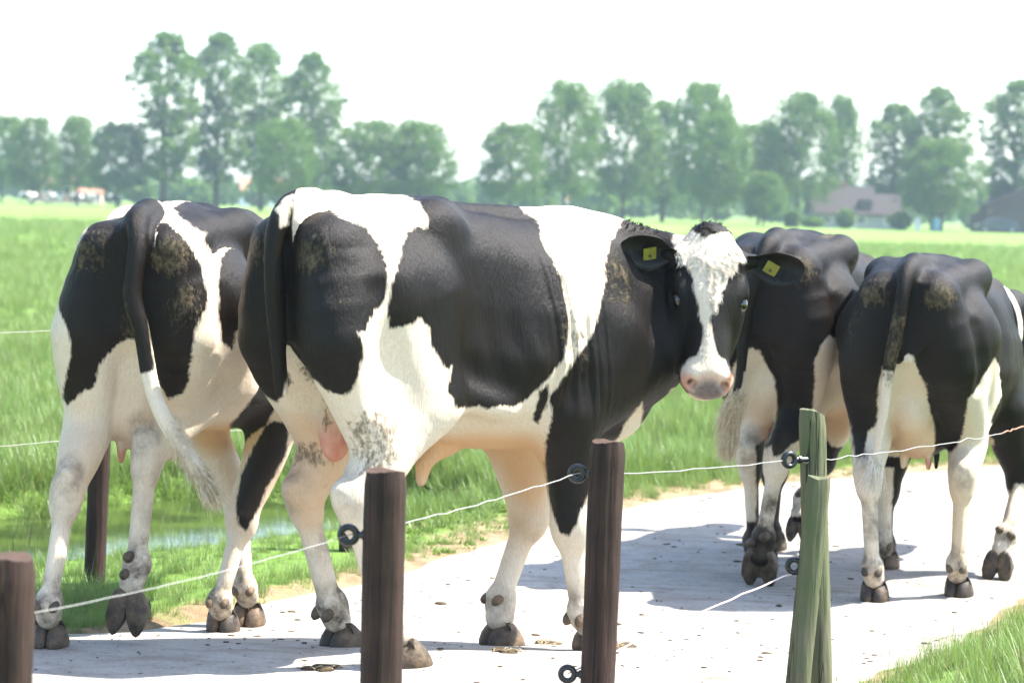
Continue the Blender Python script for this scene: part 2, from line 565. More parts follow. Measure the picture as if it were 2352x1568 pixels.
# shrubs of the farmyard
def shrub(name, label, x, y, H, Wd, seed, boxy=False):
    rg = np.random.default_rng(seed)
    q = rg.uniform(-1, 1, (1500, 3)) if boxy else None
    if q is None:
        q = rg.normal(0, 1, (1500, 3)); q /= np.linalg.norm(q, axis=1)[:, None]; q *= rg.uniform(.5, 1, (1500, 1)) ** .5
    P = np.stack([q[:, 0] * Wd / 2, q[:, 1] * Wd / 2, H * .5 + q[:, 2] * H * .5], 1)
    v, f = leaf_quads(P, .3, rg)
    root = empty(name, (x, y, -.13)); tag(root, label, 'shrub', 'shrubs by the farmhouse')
    np_obj('foliage', v, f, MAT_LEAF2 if boxy else MAT_LEAF, root, False)
    MB().tube([(0, 0, 0), (.02, 0, H * .4)], [.06, .03], 6).build('stem', MAT_BARK, root)
shrub('garden_shrub', 'clipped dark box-shaped shrub left of the farmhouse wall', 29.2, 258, 1.75, 1.4, 31, True)
shrub('garden_shrub', 'round shrub in front of the middle of the farmhouse', 34.9, 258, 2.2, 2.1, 32)
shrub('garden_shrub', 'low bush at the left corner of the farmhouse', 31.6, 260, 1.2, 2.6, 33)
shrub('garden_shrub', 'pale bush between farmhouse and big round tree', 41.3, 262, 2.0, 2.6, 34)

# farmhouse
MAT_ROOF = simple_mat('roof_tiles', (.05, .04, .038), .85, 3, .3, .2)
MAT_WALL = simple_mat('grey_render', (.30, .31, .32), .9, 2, .15, .2)
MAT_BRICK = simple_mat('red_brick', (.40, .20, .15), .9, 3, .25, .2)
MAT_DARKROOF = simple_mat('dark_brown_boards', (.085, .05, .042), .9, 3, .3, .2)
MAT_GLASS = simple_mat('window_glass', (.03, .035, .04), .1, 2, .3, .6)
MAT_WHITE = simple_mat('white_paint', (.78, .78, .76), .6, 4, .1)

def gable(mb, x0, x1, y0, y1, ze, zr, th=.18, over=.35):
    ym = (y0 + y1) / 2
    x0 -= over; x1 += over; y0 -= over; y1 += over
    for s, ya in ((1, y0), (-1, y1)):
        a = [(x0, ya, ze), (x1, ya, ze), (x1, ym, zr), (x0, ym, zr)]
        v = a + [(p[0], p[1], p[2] - th) for p in a]
        f = [(0, 1, 2, 3), (7, 6, 5, 4), (0, 4, 5, 1), (1, 5, 6, 2), (2, 6, 7, 3), (3, 7, 4, 0)]
        if s < 0: f = [q[::-1] for q in f]
        mb.add(v, f)

def walls(mb, x0, x1, y0, y1, z0, ze, zr):
    ym = (y0 + y1) / 2
    v = [(x0, y0, z0), (x1, y0, z0), (x1, y1, z0), (x0, y1, z0), (x0, y0, ze), (x1, y0, ze), (x1, y1, ze), (x0, y1, ze), (x0, ym, zr), (x1, ym, zr)]
    mb.add(v, [(0, 1, 5, 4), (1, 2, 6, 9, 5), (2, 3, 7, 6), (3, 0, 4, 8, 7)])

def window(root, x, y, z, w, h, frame_mat=None):
    fr = MB()
    for dx, dz, ww, hh in ((0, h / 2, w + .12, .1), (0, -h / 2, w + .12, .1), (-w / 2, 0, .1, h - .1), (w / 2, 0, .1, h - .1), (0, 0, .06, h - .1)):
        fr.box((x + dx, y - .04, z + dz), (ww, .1, hh))
    f = fr.build('window', MAT_WHITE, root)
    MB().box((x, y - .012, z), (w - .02, .02, h - .02)).build('pane', MAT_GLASS, f)

def farmhouse():
    root = empty('farmhouse', (38.2, 275, -.13)); tag(root, 'low farmhouse with long brown tiled roof among the trees', 'house')
    w = MB(); walls(w, -4.9, 1.7, -3.6, 3.6, -.2, 1.75, 4.5); w.build('wall', MAT_WALL, root)
    w = MB(); walls(w, 1.72, 4.9, -3.0, 3.4, -.2, 1.7, 3.75); w.build('annex_wall', MAT_WALL, root)
    r = MB(); gable(r, -4.9, 1.7, -3.6, 3.6, 1.62, 4.75); rf = r.build('roof', MAT_ROOF, root)
    MB().box((-1.4, .1, 4.9), (.5, .5, .9)).build('chimney', MAT_BRICK, rf)
    r = MB(); gable(r, 1.9, 4.9, -3.0, 3.4, 1.58, 3.95, over=.15); r.build('annex_roof', MAT_ROOF, root)
    d = MB().box((.75, -2.6, 2.65), (1.3, 1.6, 1.15)).build('dormer', MAT_DARKROOF, root)
    MB().box((.75, -3.42, 2.65), (.9, .03, .7)).build('pane', MAT_GLASS, d)
    for x in (-3.6, -1.9, .2): window(root, x, -3.6, .95, .95, .95)
    window(root, 3.4, -3.0, .95, .9, .9)
    do = MB().box((-.8, -3.63, .7), (.9, .06, 1.8)).build('door', MAT_WHITE, root)
farmhouse()

def barn():
    root = empty('barn', (56.2, 270, -.13)); tag(root, 'dark brown gabled barn cut by the right edge of the view', 'barn')
    w = MB()
    v = [(-4.6, -3, -.2), (4.6, -3, -.2), (4.6, -3, 3.2), (0, -3, 5.0), (-4.6, -3, 3.2), (-4.6, 7, -.2), (4.6, 7, -.2), (4.6, 7, 3.2), (0, 7, 5.0), (-4.6, 7, 3.2)]
    w.add(v, [(0, 1, 2, 3, 4), (9, 8, 7, 6, 5), (0, 4, 9, 5), (1, 6, 7, 2)]); w.build('wall', MAT_DARKROOF, root)
    r = MB()
    for s in (1, -1):
        a = [(s * 4.95, -3.3, 3.02), (0, -3.3, 5.2), (0, 7.3, 5.2), (s * 4.95, 7.3, 3.02)]
        b_ = [(p[0], p[1], p[2] - .16) for p in a]
        f = [(0, 1, 2, 3), (7, 6, 5, 4), (0, 4, 5, 1), (1, 5, 6, 2), (2, 6, 7, 3), (3, 7, 4, 0)]
        r.add(a + b_, f if s > 0 else [q[::-1] for q in f])
    r.build('roof', MAT_ROOF, root)
    MB().box((-1.2, -3.04, 1.2), (2.6, .06, 2.6)).build('door', simple_mat('barn_door', (.07, .05, .04), .8, 3), root)
barn()

def car():
    root = empty('parked_car', (51.7, 262, -.13)); tag(root, 'dark parked car in front of the barn', 'car')
    MP = simple_mat('dark_car_paint', (.03, .04, .045), .3, 2, .2, .6)
    prof = [(-2.3, .42), (-2.35, .75), (-2.1, .98), (-1.35, 1.08), (-.75, 1.55), (.2, 1.68), (1.35, 1.62), (2.05, 1.15), (2.3, 1.02), (2.35, .5), (2.2, .38), (-2.2, .36)]
    mb = MB(); n = len(prof)
    v = [(x, y * (.86 if z > 1.1 else 1), z) for y in (-.9, .9) for x, z in prof]
    mb.add(v, [tuple(range(n)), tuple(range(2 * n - 1, n - 1, -1))] + [(i, n + i, n + (i + 1) % n, (i + 1) % n) for i in range(n)])
    mb.build('body', MP, root)
    for s in (-1, 1):
        g = MB()
        g.add([(-1.15, s * .905, 1.1), (1.8, s * .905, 1.12), (1.3, s * .80, 1.52), (-.65, s * .80, 1.5)], [(0, 1, 2, 3) if s < 0 else (3, 2, 1, 0)])
        g.build('side_window', MAT_GLASS, root)
        for x in (-1.45, 1.45):
            w = MB().tube([(x, s * .72, .33), (x, s * .93, .33)], .33, 18).build('wheel', simple_mat('tyre', (.02, .02, .02)), root)
            MB().tube([(x, s * .93, .33), (x, s * .945, .33)], .2, 14).build('rim', simple_mat('rim', (.4, .4, .4), .4), w)
        MB().box((-2.3, s * .62, .8), (.12, .32, .16)).build('headlight', MAT_WHITE, root)
car()

def garden_bits():
    r = empty('white_board', (42.5, 258, -.13)); tag(r, 'small white upright board standing at the farmyard edge', 'sign')
    MB().box((0, 0, .78), (.62, .05, 1.3)).build('panel', MAT_WHITE, r)
    for s in (-.25, .25): MB().tube([(s, .06, 0), (s, .06, 1.3)], .03, 6).build('post', MAT_WHITE, r)
    r = empty('blue_barrel', (44.45, 258, -.13)); tag(r, 'pale blue barrel right of the white board', 'barrel')
    MB().tube([(0, 0, 0), (0, 0, .05), (0, 0, .7), (0, 0, 1.35), (0, 0, 1.45)], [.38, .42, .45, .42, .3], 16).build('drum', simple_mat('pale_blue_plastic', (.22, .45, .52), .5), r, True)
    MB().tube([(.1, 0, 1.45), (.1, 0, 1.52)], .08, 10).build('cap', MAT_WHITE, r)
garden_bits()

# small far houses in the haze
def far_house(label, x, y, w, d, ze, zr, rz, wallm, roofm):
    root = empty('far_house', (x, y, -.13), rz); tag(root, label, 'house')
    m = MB(); walls(m, -w / 2, w / 2, -d / 2, d / 2, -.2, ze, zr - .2); m.build('wall', wallm, root)
    m = MB(); gable(m, -w / 2, w / 2, -d / 2, d / 2, ze - .1, zr, over=.25); m.build('roof', roofm, root)
    for k in range(3): window(root, -w / 3 + k * w / 3, -d / 2, ze * .55, .9, 1.0)
MAT_PINK = simple_mat('salmon_render', (.62, .36, .28), .9, 2, .1)
MAT_RED = simple_mat('orange_tiles', (.42, .19, .12), .85, 2, .2)
far_house('salmon pink house between the small trees at far left', -68.0, 362, 4.6, 6, 3.4, 4.2, .15, MAT_PINK, MAT_PINK)
far_house('low salmon outbuilding right of the pink house', -62.9, 361, 3.4, 5, 1.7, 2.2, .1, MAT_PINK, MAT_RED)
far_house('small orange-roofed house in haze under the leftmost poplar', -44.0, 430, 9, 7, 2.6, 5.0, .2, MAT_WHITE, MAT_RED)
far_house('small white house in haze under the rightmost poplars', -36.5, 520, 9, 7, 2.6, 5.2, -.1, MAT_WHITE, MAT_RED)
far_house('small orange-roofed house in haze right of the lone small tree', 13.0, 470, 9, 7, 2.7, 5.2, .1, MAT_WHITE, MAT_RED)
far_house("small red-roofed house in haze above the bull's head", 32.0, 450, 9, 7, 2.6, 5.0, -.2, MAT_WHITE, MAT_RED)
# coat markings: outlines in each animal's own frame (metres), seen square-on from one side of it
COAT = {
 'bull': [
  ('b', (0, 1, 7), [(0.017, 1.484), (-0.003, 1.474), (-0.035, 1.452), (-0.114, 1.421), (-0.156, 1.4), (-0.187, 1.392), (-0.22, 1.373), (-0.25, 1.329), (-0.28, 1.292), (-0.292, 1.259), (-0.293, 1.204), (-0.289, 1.16), (-0.268, 1.126), (-0.255, 1.099), (-0.243, 1.067), (-0.221, 1.061), (-0.232, 1.04), (-0.24, 1.012), (-0.237, 0.979), (-0.225, 0.929), (-0.208, 0.884), (-0.186, 0.87), (-0.151, 0.869), (-0.115, 0.884), (-0.083, 0.909), (-0.022, 0.922), (0.008, 0.969), (0.018, 0.938), (0.026, 0.944), (0.024, 0.99), (0.043, 1.053), (0.06, 1.137), (0.074, 1.287), (0.048, 1.344), (0.044, 1.372)]),
  ('b', (0, 2, 7), [(0.017, 1.484), (0.044, 1.372), (0.048, 1.344), (0.071, 1.287), (0.057, 1.137), (0.046, 1.053), (0.073, 1.046), (0.06, 0.967), (0.036, 0.912), (0.028, 0.878), (0.087, 0.807), (0.122, 0.82), (0.158, 0.845), (0.252, 0.901), (0.29, 1.004), (0.251, 1.281), (0.22, 1.35), (0.166, 1.413), (0.093, 1.426)]),
  ('w', (0, 6), [(-0, 1.485), (0.034, 1.461), (0.072, 1.427), (0.053, 1.408), (0.044, 1.394), (0.043, 1.369), (0.029, 1.372), (0.02, 1.395), (0.02, 1.439), (-0.004, 1.468)]),
  ('b', (6,), [(0.007, 1.496), (0.106, 1.443), (0.189, 1.298), (0.18, 1.012), (0.099, 0.814), (0.037, 0.81), (-0.008, 1.026), (0.008, 1.361)]),
  ('w', (0, 6), [(0.013, 1.473), (0.039, 1.458), (0.064, 1.424), (0.048, 1.408), (0.042, 1.369), (0.025, 1.378), (0.019, 1.439)]),
  ('b', (0, 1, 2, 3, 4, 5, 7), [(-0.244, 1.5), (-0.303, 1.475), (-0.354, 1.456), (-0.376, 1.428), (-0.392, 1.406), (-0.386, 1.377), (-0.359, 1.385), (-0.334, 1.365), (-0.324, 1.315), (-0.322, 1.249), (-0.306, 1.204), (-0.298, 1.126), (-0.303, 1.07), (-0.335, 1.076), (-0.372, 1.082), (-0.392, 1.099), (-0.417, 1.07), (-0.419, 1.019), (-0.445, 0.985), (-0.462, 0.945), (-0.478, 0.933), (-0.484, 0.95), (-0.47, 0.872), (-0.492, 0.849), (-0.503, 0.82), (-0.525, 0.813), (-0.561, 0.817), (-0.583, 0.804), (-0.627, 0.812), (-0.67, 0.81), (-0.697, 0.826), (-0.725, 0.856), (-0.758, 0.885), (-0.791, 0.932), (-0.814, 0.968), (-0.827, 1.038), (-0.828, 1.096), (-0.813, 1.155), (-0.796, 1.213), (-0.769, 1.284), (-0.737, 1.324), (-0.723, 1.354), (-0.71, 1.395), (-0.68, 1.424), (-0.65, 1.438), (-0.637, 1.459), (-0.471, 1.515), (-0.389, 1.527)]),
  ('b', None, [(-0.764, 0.879), (-0.741, 0.855), (-0.717, 0.755), (-0.734, 0.742), (-0.752, 0.793), (-0.769, 0.829), (-0.769, 0.879)]),
  ('b', (0, 3, 5), [(-0.967, 1.47), (-0.979, 1.426), (-0.959, 1.38), (-0.941, 1.337), (-0.933, 1.279), (-0.934, 1.207), (-0.918, 1.108), (-0.9, 1.037), (-0.874, 0.995), (-0.836, 0.939), (-0.803, 0.882), (-0.771, 0.839), (-0.78, 0.765), (-0.761, 0.689), (-0.752, 0.611), (-0.765, 0.505), (-0.786, 0.436), (-0.815, 0.379), (-0.84, 0.366), (-0.868, 0.407), (-0.894, 0.485), (-0.919, 0.555), (-0.967, 0.643), (-0.976, 0.654), (-1.013, 0.728), (-1.067, 0.802), (-1.063, 0.706), (-1.052, 0.661), (-1.079, 0.647), (-1.121, 0.756), (-1.162, 0.845), (-1.25, 0.84), (-1.394, 0.91), (-1.533, 1.148), (-1.522, 1.471), (-1.227, 1.537)]),
  ('w', (4,), [(-0.502, 1.14), (-1.181, 1.136), (-1.224, -0.192), (-0.542, -0.094)]),
  ('b', (4,), [(-0.68, 1.138), (-0.821, 0.997), (-0.954, 0.672), (-0.976, 0.663), (-1.067, 0.802), (-1.063, 0.706), (-1.052, 0.661), (-1.078, 0.643), (-1.161, 0.838), (-1.151, 1.134)]),
  ('w', (5,), [(-1.153, 1.371), (-1.179, 1.383), (-1.224, 1.383), (-1.268, 1.375), (-1.311, 1.385), (-1.354, 1.384), (-1.376, 1.374), (-1.39, 1.34), (-1.383, 1.296), (-1.367, 1.261), (-1.342, 1.226), (-1.317, 1.171), (-1.305, 1.141), (-1.302, 1.115), (-1.285, 1.097), (-1.29, 1.072), (-1.298, 1.038), (-1.307, 1.004), (-1.313, 0.975), (-1.341, 0.957), (-1.355, 0.932), (-1.36, 0.902), (-1.359, 0.867), (-1.336, 0.841), (-1.285, 0.835), (-1.233, 0.843), (-1.202, 0.867), (-1.192, 0.905), (-1.196, 0.93), (-1.221, 0.954), (-1.251, 0.973), (-1.258, 1.003), (-1.266, 1.037), (-1.26, 1.071), (-1.249, 1.096), (-1.242, 1.156), (-1.228, 1.185), (-1.225, 1.223), (-1.206, 1.261), (-1.184, 1.291), (-1.165, 1.32), (-1.15, 1.349)]),
 ],
 'cow_left': [
  ('b', (0, 1, 7), [(0.012, 1.557), (-0.045, 1.561), (-0.042, 1.47), (-0.064, 1.433), (-0.08, 1.413), (-0.114, 1.408), (-0.151, 1.383), (-0.185, 1.342), (-0.223, 1.279), (-0.229, 1.247), (-0.247, 1.184), (-0.242, 1.132), (-0.214, 1.058), (-0.198, 0.983), (-0.183, 0.892), (-0.157, 0.844), (-0.103, 0.813), (-0.094, 0.824), (-0.059, 0.922), (-0.036, 1.025), (-0.024, 1.13), (-0.016, 1.338)]),
  ('b', (0, 2, 7), [(-0.072, 1.56), (0.104, 1.561), (0.095, 1.455), (0.025, 1.436), (0.105, 1.417), (0.159, 1.405), (0.168, 1.369), (0.188, 1.331), (0.234, 1.277), (0.259, 1.191), (0.248, 1.119), (0.204, 1.046), (0.193, 0.993), (0.223, 0.883), (0.242, 0.814), (0.223, 0.788), (0.163, 0.847), (0.131, 0.853), (0.108, 0.93), (0.082, 0.973), (0.046, 1.006), (0.012, 1.024), (-0.036, 1.025), (-0.034, 1.13), (-0.026, 1.339)]),
  ('b', (0,), [(0.188, 1.331), (0.191, 1.373), (0.179, 1.395), (0.159, 1.411), (0.172, 1.369)]),
  ('b', (6,), [(0.076, 1.578), (-0.108, 1.582), (-0.072, 1.339), (-0.074, 1.234), (-0.066, 1.097), (-0.087, 0.956), (-0.089, 0.932), (0.002, 0.906), (0.017, 0.995), (0.056, 1.23)]),
  ('b', (0, 5, 3, 4), [(-0.083, 1.455), (-0.151, 1.414), (-0.215, 1.378), (-0.214, 1.351), (-0.239, 1.298), (-0.275, 1.246), (-0.293, 1.203), (-0.346, 1.203), (-0.477, 1.192), (-0.466, 1.579), (-0.124, 1.521)]),
  ('b', (0, 3, 1), [(-0.288, 1.335), (-0.268, 1.298), (-0.27, 1.203), (-0.273, 1.097), (-0.282, 1.02), (-0.312, 0.987), (-0.328, 1.052), (-0.352, 1.034), (-0.377, 0.988), (-0.39, 1.105), (-0.378, 1.276)]),
  ('b', (0, 3), [(-0.368, 0.904), (-0.336, 0.791), (-0.247, 0.682), (-0.171, 0.538), (-0.231, 0.551), (-0.305, 0.628), (-0.38, 0.681), (-0.437, 0.669), (-0.422, 0.543), (-0.356, 0.424), (-0.323, 0.328), (-0.285, 0.267), (-0.256, 0.294), (-0.246, 0.376), (-0.259, 0.469), (-0.306, 0.58), (-0.439, 0.816)]),
 ],
 'cow_right': [
  ('w', (0, 7, 1, 2, 3, 4), [(0.021, 1.075), (-0.018, 1.065), (-0.057, 0.99), (-0.091, 0.944), (-0.113, 0.87), (-0.162, 0.759), (-0.179, 0.65), (-0.157, 0.533), (0.141, 0.549), (0.091, 0.771), (0.103, 0.922), (0.099, 1.013), (0.066, 1.048)]),
  ('w', (2,), [(0.099, 1.013), (0.107, 0.922), (0.091, 0.771), (0.127, 0.722), (0.144, 0.625), (0.177, 0.619), (0.19, 0.735), (0.221, 0.804), (0.261, 0.803), (0.264, -0.061), (0.015, -0.054), (0.044, 0.962)]),
  ('w', (1,), [(-0.18, 0.636), (-0.198, 0.646), (-0.252, 0.635), (-0.281, 0.664), (-0.287, 0.741), (-0.27, 0.88), (-0.299, 0.914), (-0.435, 0.834), (-0.461, -0.1), (-0.161, -0.09), (-0.141, 0.638)]),
  ('w', (0, 3, 7, 1), [(-0.268, 0.892), (-0.299, 0.914), (-0.347, 0.993), (-0.395, 1.053), (-0.529, 0.923), (-0.478, 0.855), (-0.443, 0.761), (-0.572, 0.627), (-0.586, 0.541), (-0.345, 0.544), (-0.297, 0.611)]),
  ('w', (3,), [(-0.613, 0.531), (-0.635, 0.425), (-0.672, 0.384), (-0.692, 0.43), (-0.817, 0.415), (-0.834, -0.207), (-0.308, -0.082), (-0.346, 0.611)]),
  ('w', (4,), [(0.142, 0.473), (-0.132, 0.481), (-0.152, -0.229), (0.122, -0.237)]),
  ('b', (4,), [(0.244, 0.602), (0.231, 0.525), (0.21, 0.381), (0.232, 0.38), (0.249, 0.524)]),
  ('w', (6,), [(0.106, 1.001), (0.063, 1.003), (-0.13, 0.519), (0.141, 0.616), (0.126, 0.77)]),
 ],
 'cow_middle': [
  ('w', (0, 7, 2, 1), [(0.09, 0.992), (0.048, 0.988), (0.025, 0.977), (-0.019, 0.896), (-0.045, 0.863), (-0.062, 0.748), (-0.055, 0.682), (-0.026, 0.61), (0.098, 0.509), (0.149, 0.73), (0.133, 0.904)]),
  ('w', (2,), [(0.171, 0.643), (0.023, 0.647), (0.009, 0.245), (0.054, 0.244), (0.157, 0.241)]),
  ('w', (1,), [(0.005, 0.576), (-0.031, 0.59), (-0.043, 0.546), (-0.065, 0.553), (-0.127, 0.601), (-0.162, 0.621), (-0.234, 0.152), (0.021, 0.269), (0.022, 0.572)]),
  ('w', (0, 3, 7, 1), [(-0.291, 1.03), (-0.254, 1.057), (-0.215, 1.013), (-0.191, 0.956), (-0.204, 0.874), (-0.203, 0.756), (-0.199, 0.71), (-0.361, 0.494), (-0.472, 0.485), (-0.379, 1.003)]),
  ('b', (0,), [(-0.315, 0.911), (-0.297, 0.851), (-0.211, 0.721), (-0.218, 0.703), (-0.311, 0.816), (-0.326, 0.863)]),
  ('w', (0,), [(0.016, 1.429), (-0.029, 1.441), (-0.012, 1.413), (-0.032, 1.391), (-0.013, 1.389)]),
  ('w', (3,), [(-0.097, 0.479), (-0.129, 0.502), (-0.228, 0.36), (-0.257, 0.189), (-0.128, 0.163), (-0.137, 0.274)]),
  ('w', (6,), [(0.087, 0.897), (0.025, 0.889), (0.011, 0.625), (0.17, 0.621), (0.115, 0.757)]),
 ],
}
# ================================================================== cattle: implicit-surface modelling
def nrm(v):
    v = np.asarray(v, float)
    return v / (np.linalg.norm(v) + 1e-12)

def V(*a): return np.array(a, float)

def d_cone(P, a, b, ra, rb):
    a = np.asarray(a, np.float32); b = np.asarray(b, np.float32)
    ab = b - a
    t = np.clip(((P - a) @ ab) / (ab @ ab + 1e-9), 0, 1)
    q = P - a - t[..., None] * ab
    return np.sqrt((q * q).sum(-1)) - (ra + (rb - ra) * t)

def d_ell(P, c, ax, r):
    q = (P - np.asarray(c, np.float32)) @ np.asarray(ax, np.float32).T
    r = np.asarray(r, np.float32)
    k0 = np.sqrt(((q / r) ** 2).sum(-1))
    k1 = np.sqrt(((q / (r * r)) ** 2).sum(-1))
    return k0 * (k0 - 1) / (k1 + 1e-6)

EYE3 = np.eye(3)

class Ops:
    """list of primitives: ('c',a,b,ra,rb,k,part) / ('e',c,axes,radii,k,part) / ('-e',...)"""
    def __init__(s): s.l = []
    def cone(s, a, b, ra, rb, k=.03, part=0): s.l.append(('c', V(*a), V(*b), ra, rb, k, part))
    def chain(s, pts, rad, k=.03, part=0, sub=4):
        pts = [V(*p) for p in pts]
        n = len(pts)
        P, Rr = [], []
        for i in range(n - 1):
            p0, p1, p2, p3 = pts[max(i - 1, 0)], pts[i], pts[i + 1], pts[min(i + 2, n - 1)]
            for j in range(sub):
                t = j / sub
                P.append(.5 * ((2 * p1) + (-p0 + p2) * t + (2 * p0 - 5 * p1 + 4 * p2 - p3) * t * t + (-p0 + 3 * p1 - 3 * p2 + p3) * t ** 3))
                Rr.append(rad[i] + (rad[i + 1] - rad[i]) * t)
        P.append(pts[-1]); Rr.append(rad[-1])
        s.l.append(('ch', P, Rr, k, part))
        return P, Rr
    def ell(s, c, r, k=.04, part=0, ax=EYE3): s.l.append(('e', V(*c), np.asarray(ax, float), r, k, part))
    def carve(s, c, r, k=.04, ax=EYE3): s.l.append(('-e', V(*c), np.asarray(ax, float), r, k, -1))

def op_eval(op, P):
    if op[0] in ('c', '-c'): return d_cone(P, op[1], op[2], op[3], op[4])
    if op[0] == 'ch':
        d = None
        for i in range(len(op[1]) - 1):
            q = d_cone(P, op[1][i], op[1][i + 1], op[2][i], op[2][i + 1])
            d = q if d is None else np.minimum(d, q)
        return d
    return d_ell(P, op[1], op[2], op[3])

def op_box(op):
    if op[0] in ('c', '-c'):
        p = np.array([op[1] - op[3], op[1] + op[3], op[2] - op[4], op[2] + op[4]])
    elif op[0] == 'ch':
        p = np.array([q + s * r for q, r in zip(op[1], op[2]) for s in (-1, 1)])
    else:
        e = np.sqrt(((op[2] * np.asarray(op[3])[:, None]) ** 2).sum(0))
        p = np.array([op[1] - e, op[1] + e])
    return p.min(0), p.max(0)

def smin(a, b, k):
    h = np.maximum(k - np.abs(a - b), 0) / k
    return np.minimum(a, b) - h * h * k * .25

TORSO_T = np.array([-.5, 0, .08, .2, .4, .6, .8, .92, 1.0, 1.5])
PROF = dict(
    rump=[-3, 0, .62, .80, .93, 1.0, .92, .68, 0, -3],
    loin=[-3, 0, .55, .84, 1.0, .97, .80, .54, 0, -3],
    belly=[-3, 0, .52, .84, 1.0, .95, .76, .50, 0, -3],
    chest=[-3, 0, .50, .80, .98, .96, .72, .45, 0, -3])

def torso_field(st, ag, zg, h):
    """st: list of (a, ztop, zbot, halfwidth, profile) -> 2-D table W(a,z), with its gradient"""
    A = np.array([s[0] for s in st]); fine = np.arange(A[0] - .3, A[-1] + .3, .01)
    ker = np.exp(-.5 * (np.arange(-12, 13) * .01 / .055) ** 2); ker /= ker.sum()
    def sm(y):
        q = np.interp(fine, A, y)
        q = np.concatenate([np.full(12, q[0]), q, np.full(12, q[-1])])
        return np.convolve(q, ker, 'valid')
    zt, zb, w = (sm(np.array([s[i] for s in st])) for i in (1, 2, 3))
    prof = np.array([PROF[s[4]] for s in st], float)
    prof = np.sign(prof) * prof ** 2
    prof = np.stack([sm(prof[:, j]) for j in range(prof.shape[1])], 1)
    zt, zb, w = (np.interp(ag, fine, q) for q in (zt, zb, w))
    pr = np.stack([np.interp(ag, fine, prof[:, j]) for j in range(prof.shape[1])], 1)
    T = (zg[None, :] - zb[:, None]) / (zt - zb)[:, None]
    Wt = np.empty_like(T)
    for i in range(len(ag)):
        Wt[i] = np.interp(T[i], TORSO_T, pr[i]) * w[i] ** 2
    # soften the piecewise profile in z
    k2 = np.exp(-.5 * (np.arange(-6, 7) * h / .018) ** 2); k2 /= k2.sum()
    Wp = np.pad(Wt, ((0, 0), (6, 6)), mode='edge')
    Wt = sum(k2[j] * Wp[:, j:j + Wt.shape[1]] for j in range(13))
    out = np.maximum(A[0] - ag, 0) + np.maximum(ag - A[-1], 0)
    Wt = np.where(out[:, None] > 0, np.minimum(Wt, 0) - out[:, None] * .2 - .001, Wt)
    return Wt.astype(np.float32)

def surface_nets(D, org, h):
    S = D < 0
    c = np.zeros(tuple(n - 1 for n in D.shape), np.int8)
    for i in (0, 1):
        for j in (0, 1):
            for k in (0, 1):
                c += S[i:D.shape[0] - 1 + i, j:D.shape[1] - 1 + j, k:D.shape[2] - 1 + k]
    act = (c > 0) & (c < 8)
    idx = np.argwhere(act)
    cid = np.full(act.shape, -1, np.int32)
    cid[act] = np.arange(len(idx), dtype=np.int32)
    corners = np.array([(i, j, k) for i in (0, 1) for j in (0, 1) for k in (0, 1)])
    vals = np.stack([D[idx[:, 0] + o[0], idx[:, 1] + o[1], idx[:, 2] + o[2]] for o in corners], 1)
    acc = np.zeros((len(idx), 3)); cnt = np.zeros(len(idx))
    for p in range(8):
        for q in range(p + 1, 8):
            if np.abs(corners[p] - corners[q]).sum() != 1: continue
            m = (vals[:, p] < 0) != (vals[:, q] < 0)
            t = vals[m, p] / (vals[m, p] - vals[m, q])
            acc[m] += corners[p] + t[:, None] * (corners[q] - corners[p])
            cnt[m] += 1
    verts = np.asarray(org) + h * (idx + acc / cnt[:, None])
    faces = []
    for ax in range(3):
        s0 = [slice(None)] * 3; s1 = [slice(None)] * 3
        s0[ax] = slice(0, -1); s1[ax] = slice(1, None)
        A_, B_ = S[tuple(s0)], S[tuple(s1)]
        e = np.argwhere(A_ != B_)
        u, v = [(1, 2), (2, 0), (0, 1)][ax]
        ok = (e[:, u] > 0) & (e[:, v] > 0) & (e[:, u] < act.shape[u]) & (e[:, v] < act.shape[v])
        e = e[ok]
        ins = A_[e[:, 0], e[:, 1], e[:, 2]]
        q = []
        for du, dv in ((-1, -1), (0, -1), (0, 0), (-1, 0)):
            f = e.copy(); f[:, u] += du; f[:, v] += dv
            q.append(cid[f[:, 0], f[:, 1], f[:, 2]])
        q = np.stack(q, 1)
        q[~ins] = q[~ins][:, ::-1]
        faces.append(q)
    return verts, np.concatenate(faces)

def build_field(ops, stations, lo, hi, h, disp=None, bend=None):
    lo = np.asarray(lo, float); hi = np.asarray(hi, float)
    n = np.ceil((hi - lo) / h).astype(int) + 1
    ax = [(lo[i] + h * np.arange(n[i])).astype(np.float32) for i in range(3)]
    Wt = torso_field(stations, ax[0].astype(float), ax[2].astype(float), h)
    ga, gz = np.gradient(Wt, h)
    gr2 = (ga * ga + gz * gz)[:, None, :]
    b = ax[1][None, :, None]
    D = (b * b - Wt[:, None, :]) / np.sqrt(gr2 + 4 * b * b + .0016)
    D = D.astype(np.float32)
    for op in ops.l:
        k = op[-2]
        p0, p1 = op_box(op)
        m = k + 2 * h
        i0 = np.maximum(((p0 - m - lo) / h).astype(int), 0)
        i1 = np.minimum(((p1 + m - lo) / h).astype(int) + 2, n)
        if (i1 <= i0).any(): continue
        sl = tuple(slice(i0[i], i1[i]) for i in range(3))
        P = np.stack(np.meshgrid(*[ax[i][sl[i]] for i in range(3)], indexing='ij'), -1)
        d = op_eval(op, P)
        if op[0] in ('-e', '-c'):
            D[sl] = -smin(-D[sl], d, k)
        else:
            D[sl] = smin(D[sl], d, k)
    if disp is not None:
        disp(D, ax)
    return surface_nets(D, lo, h)

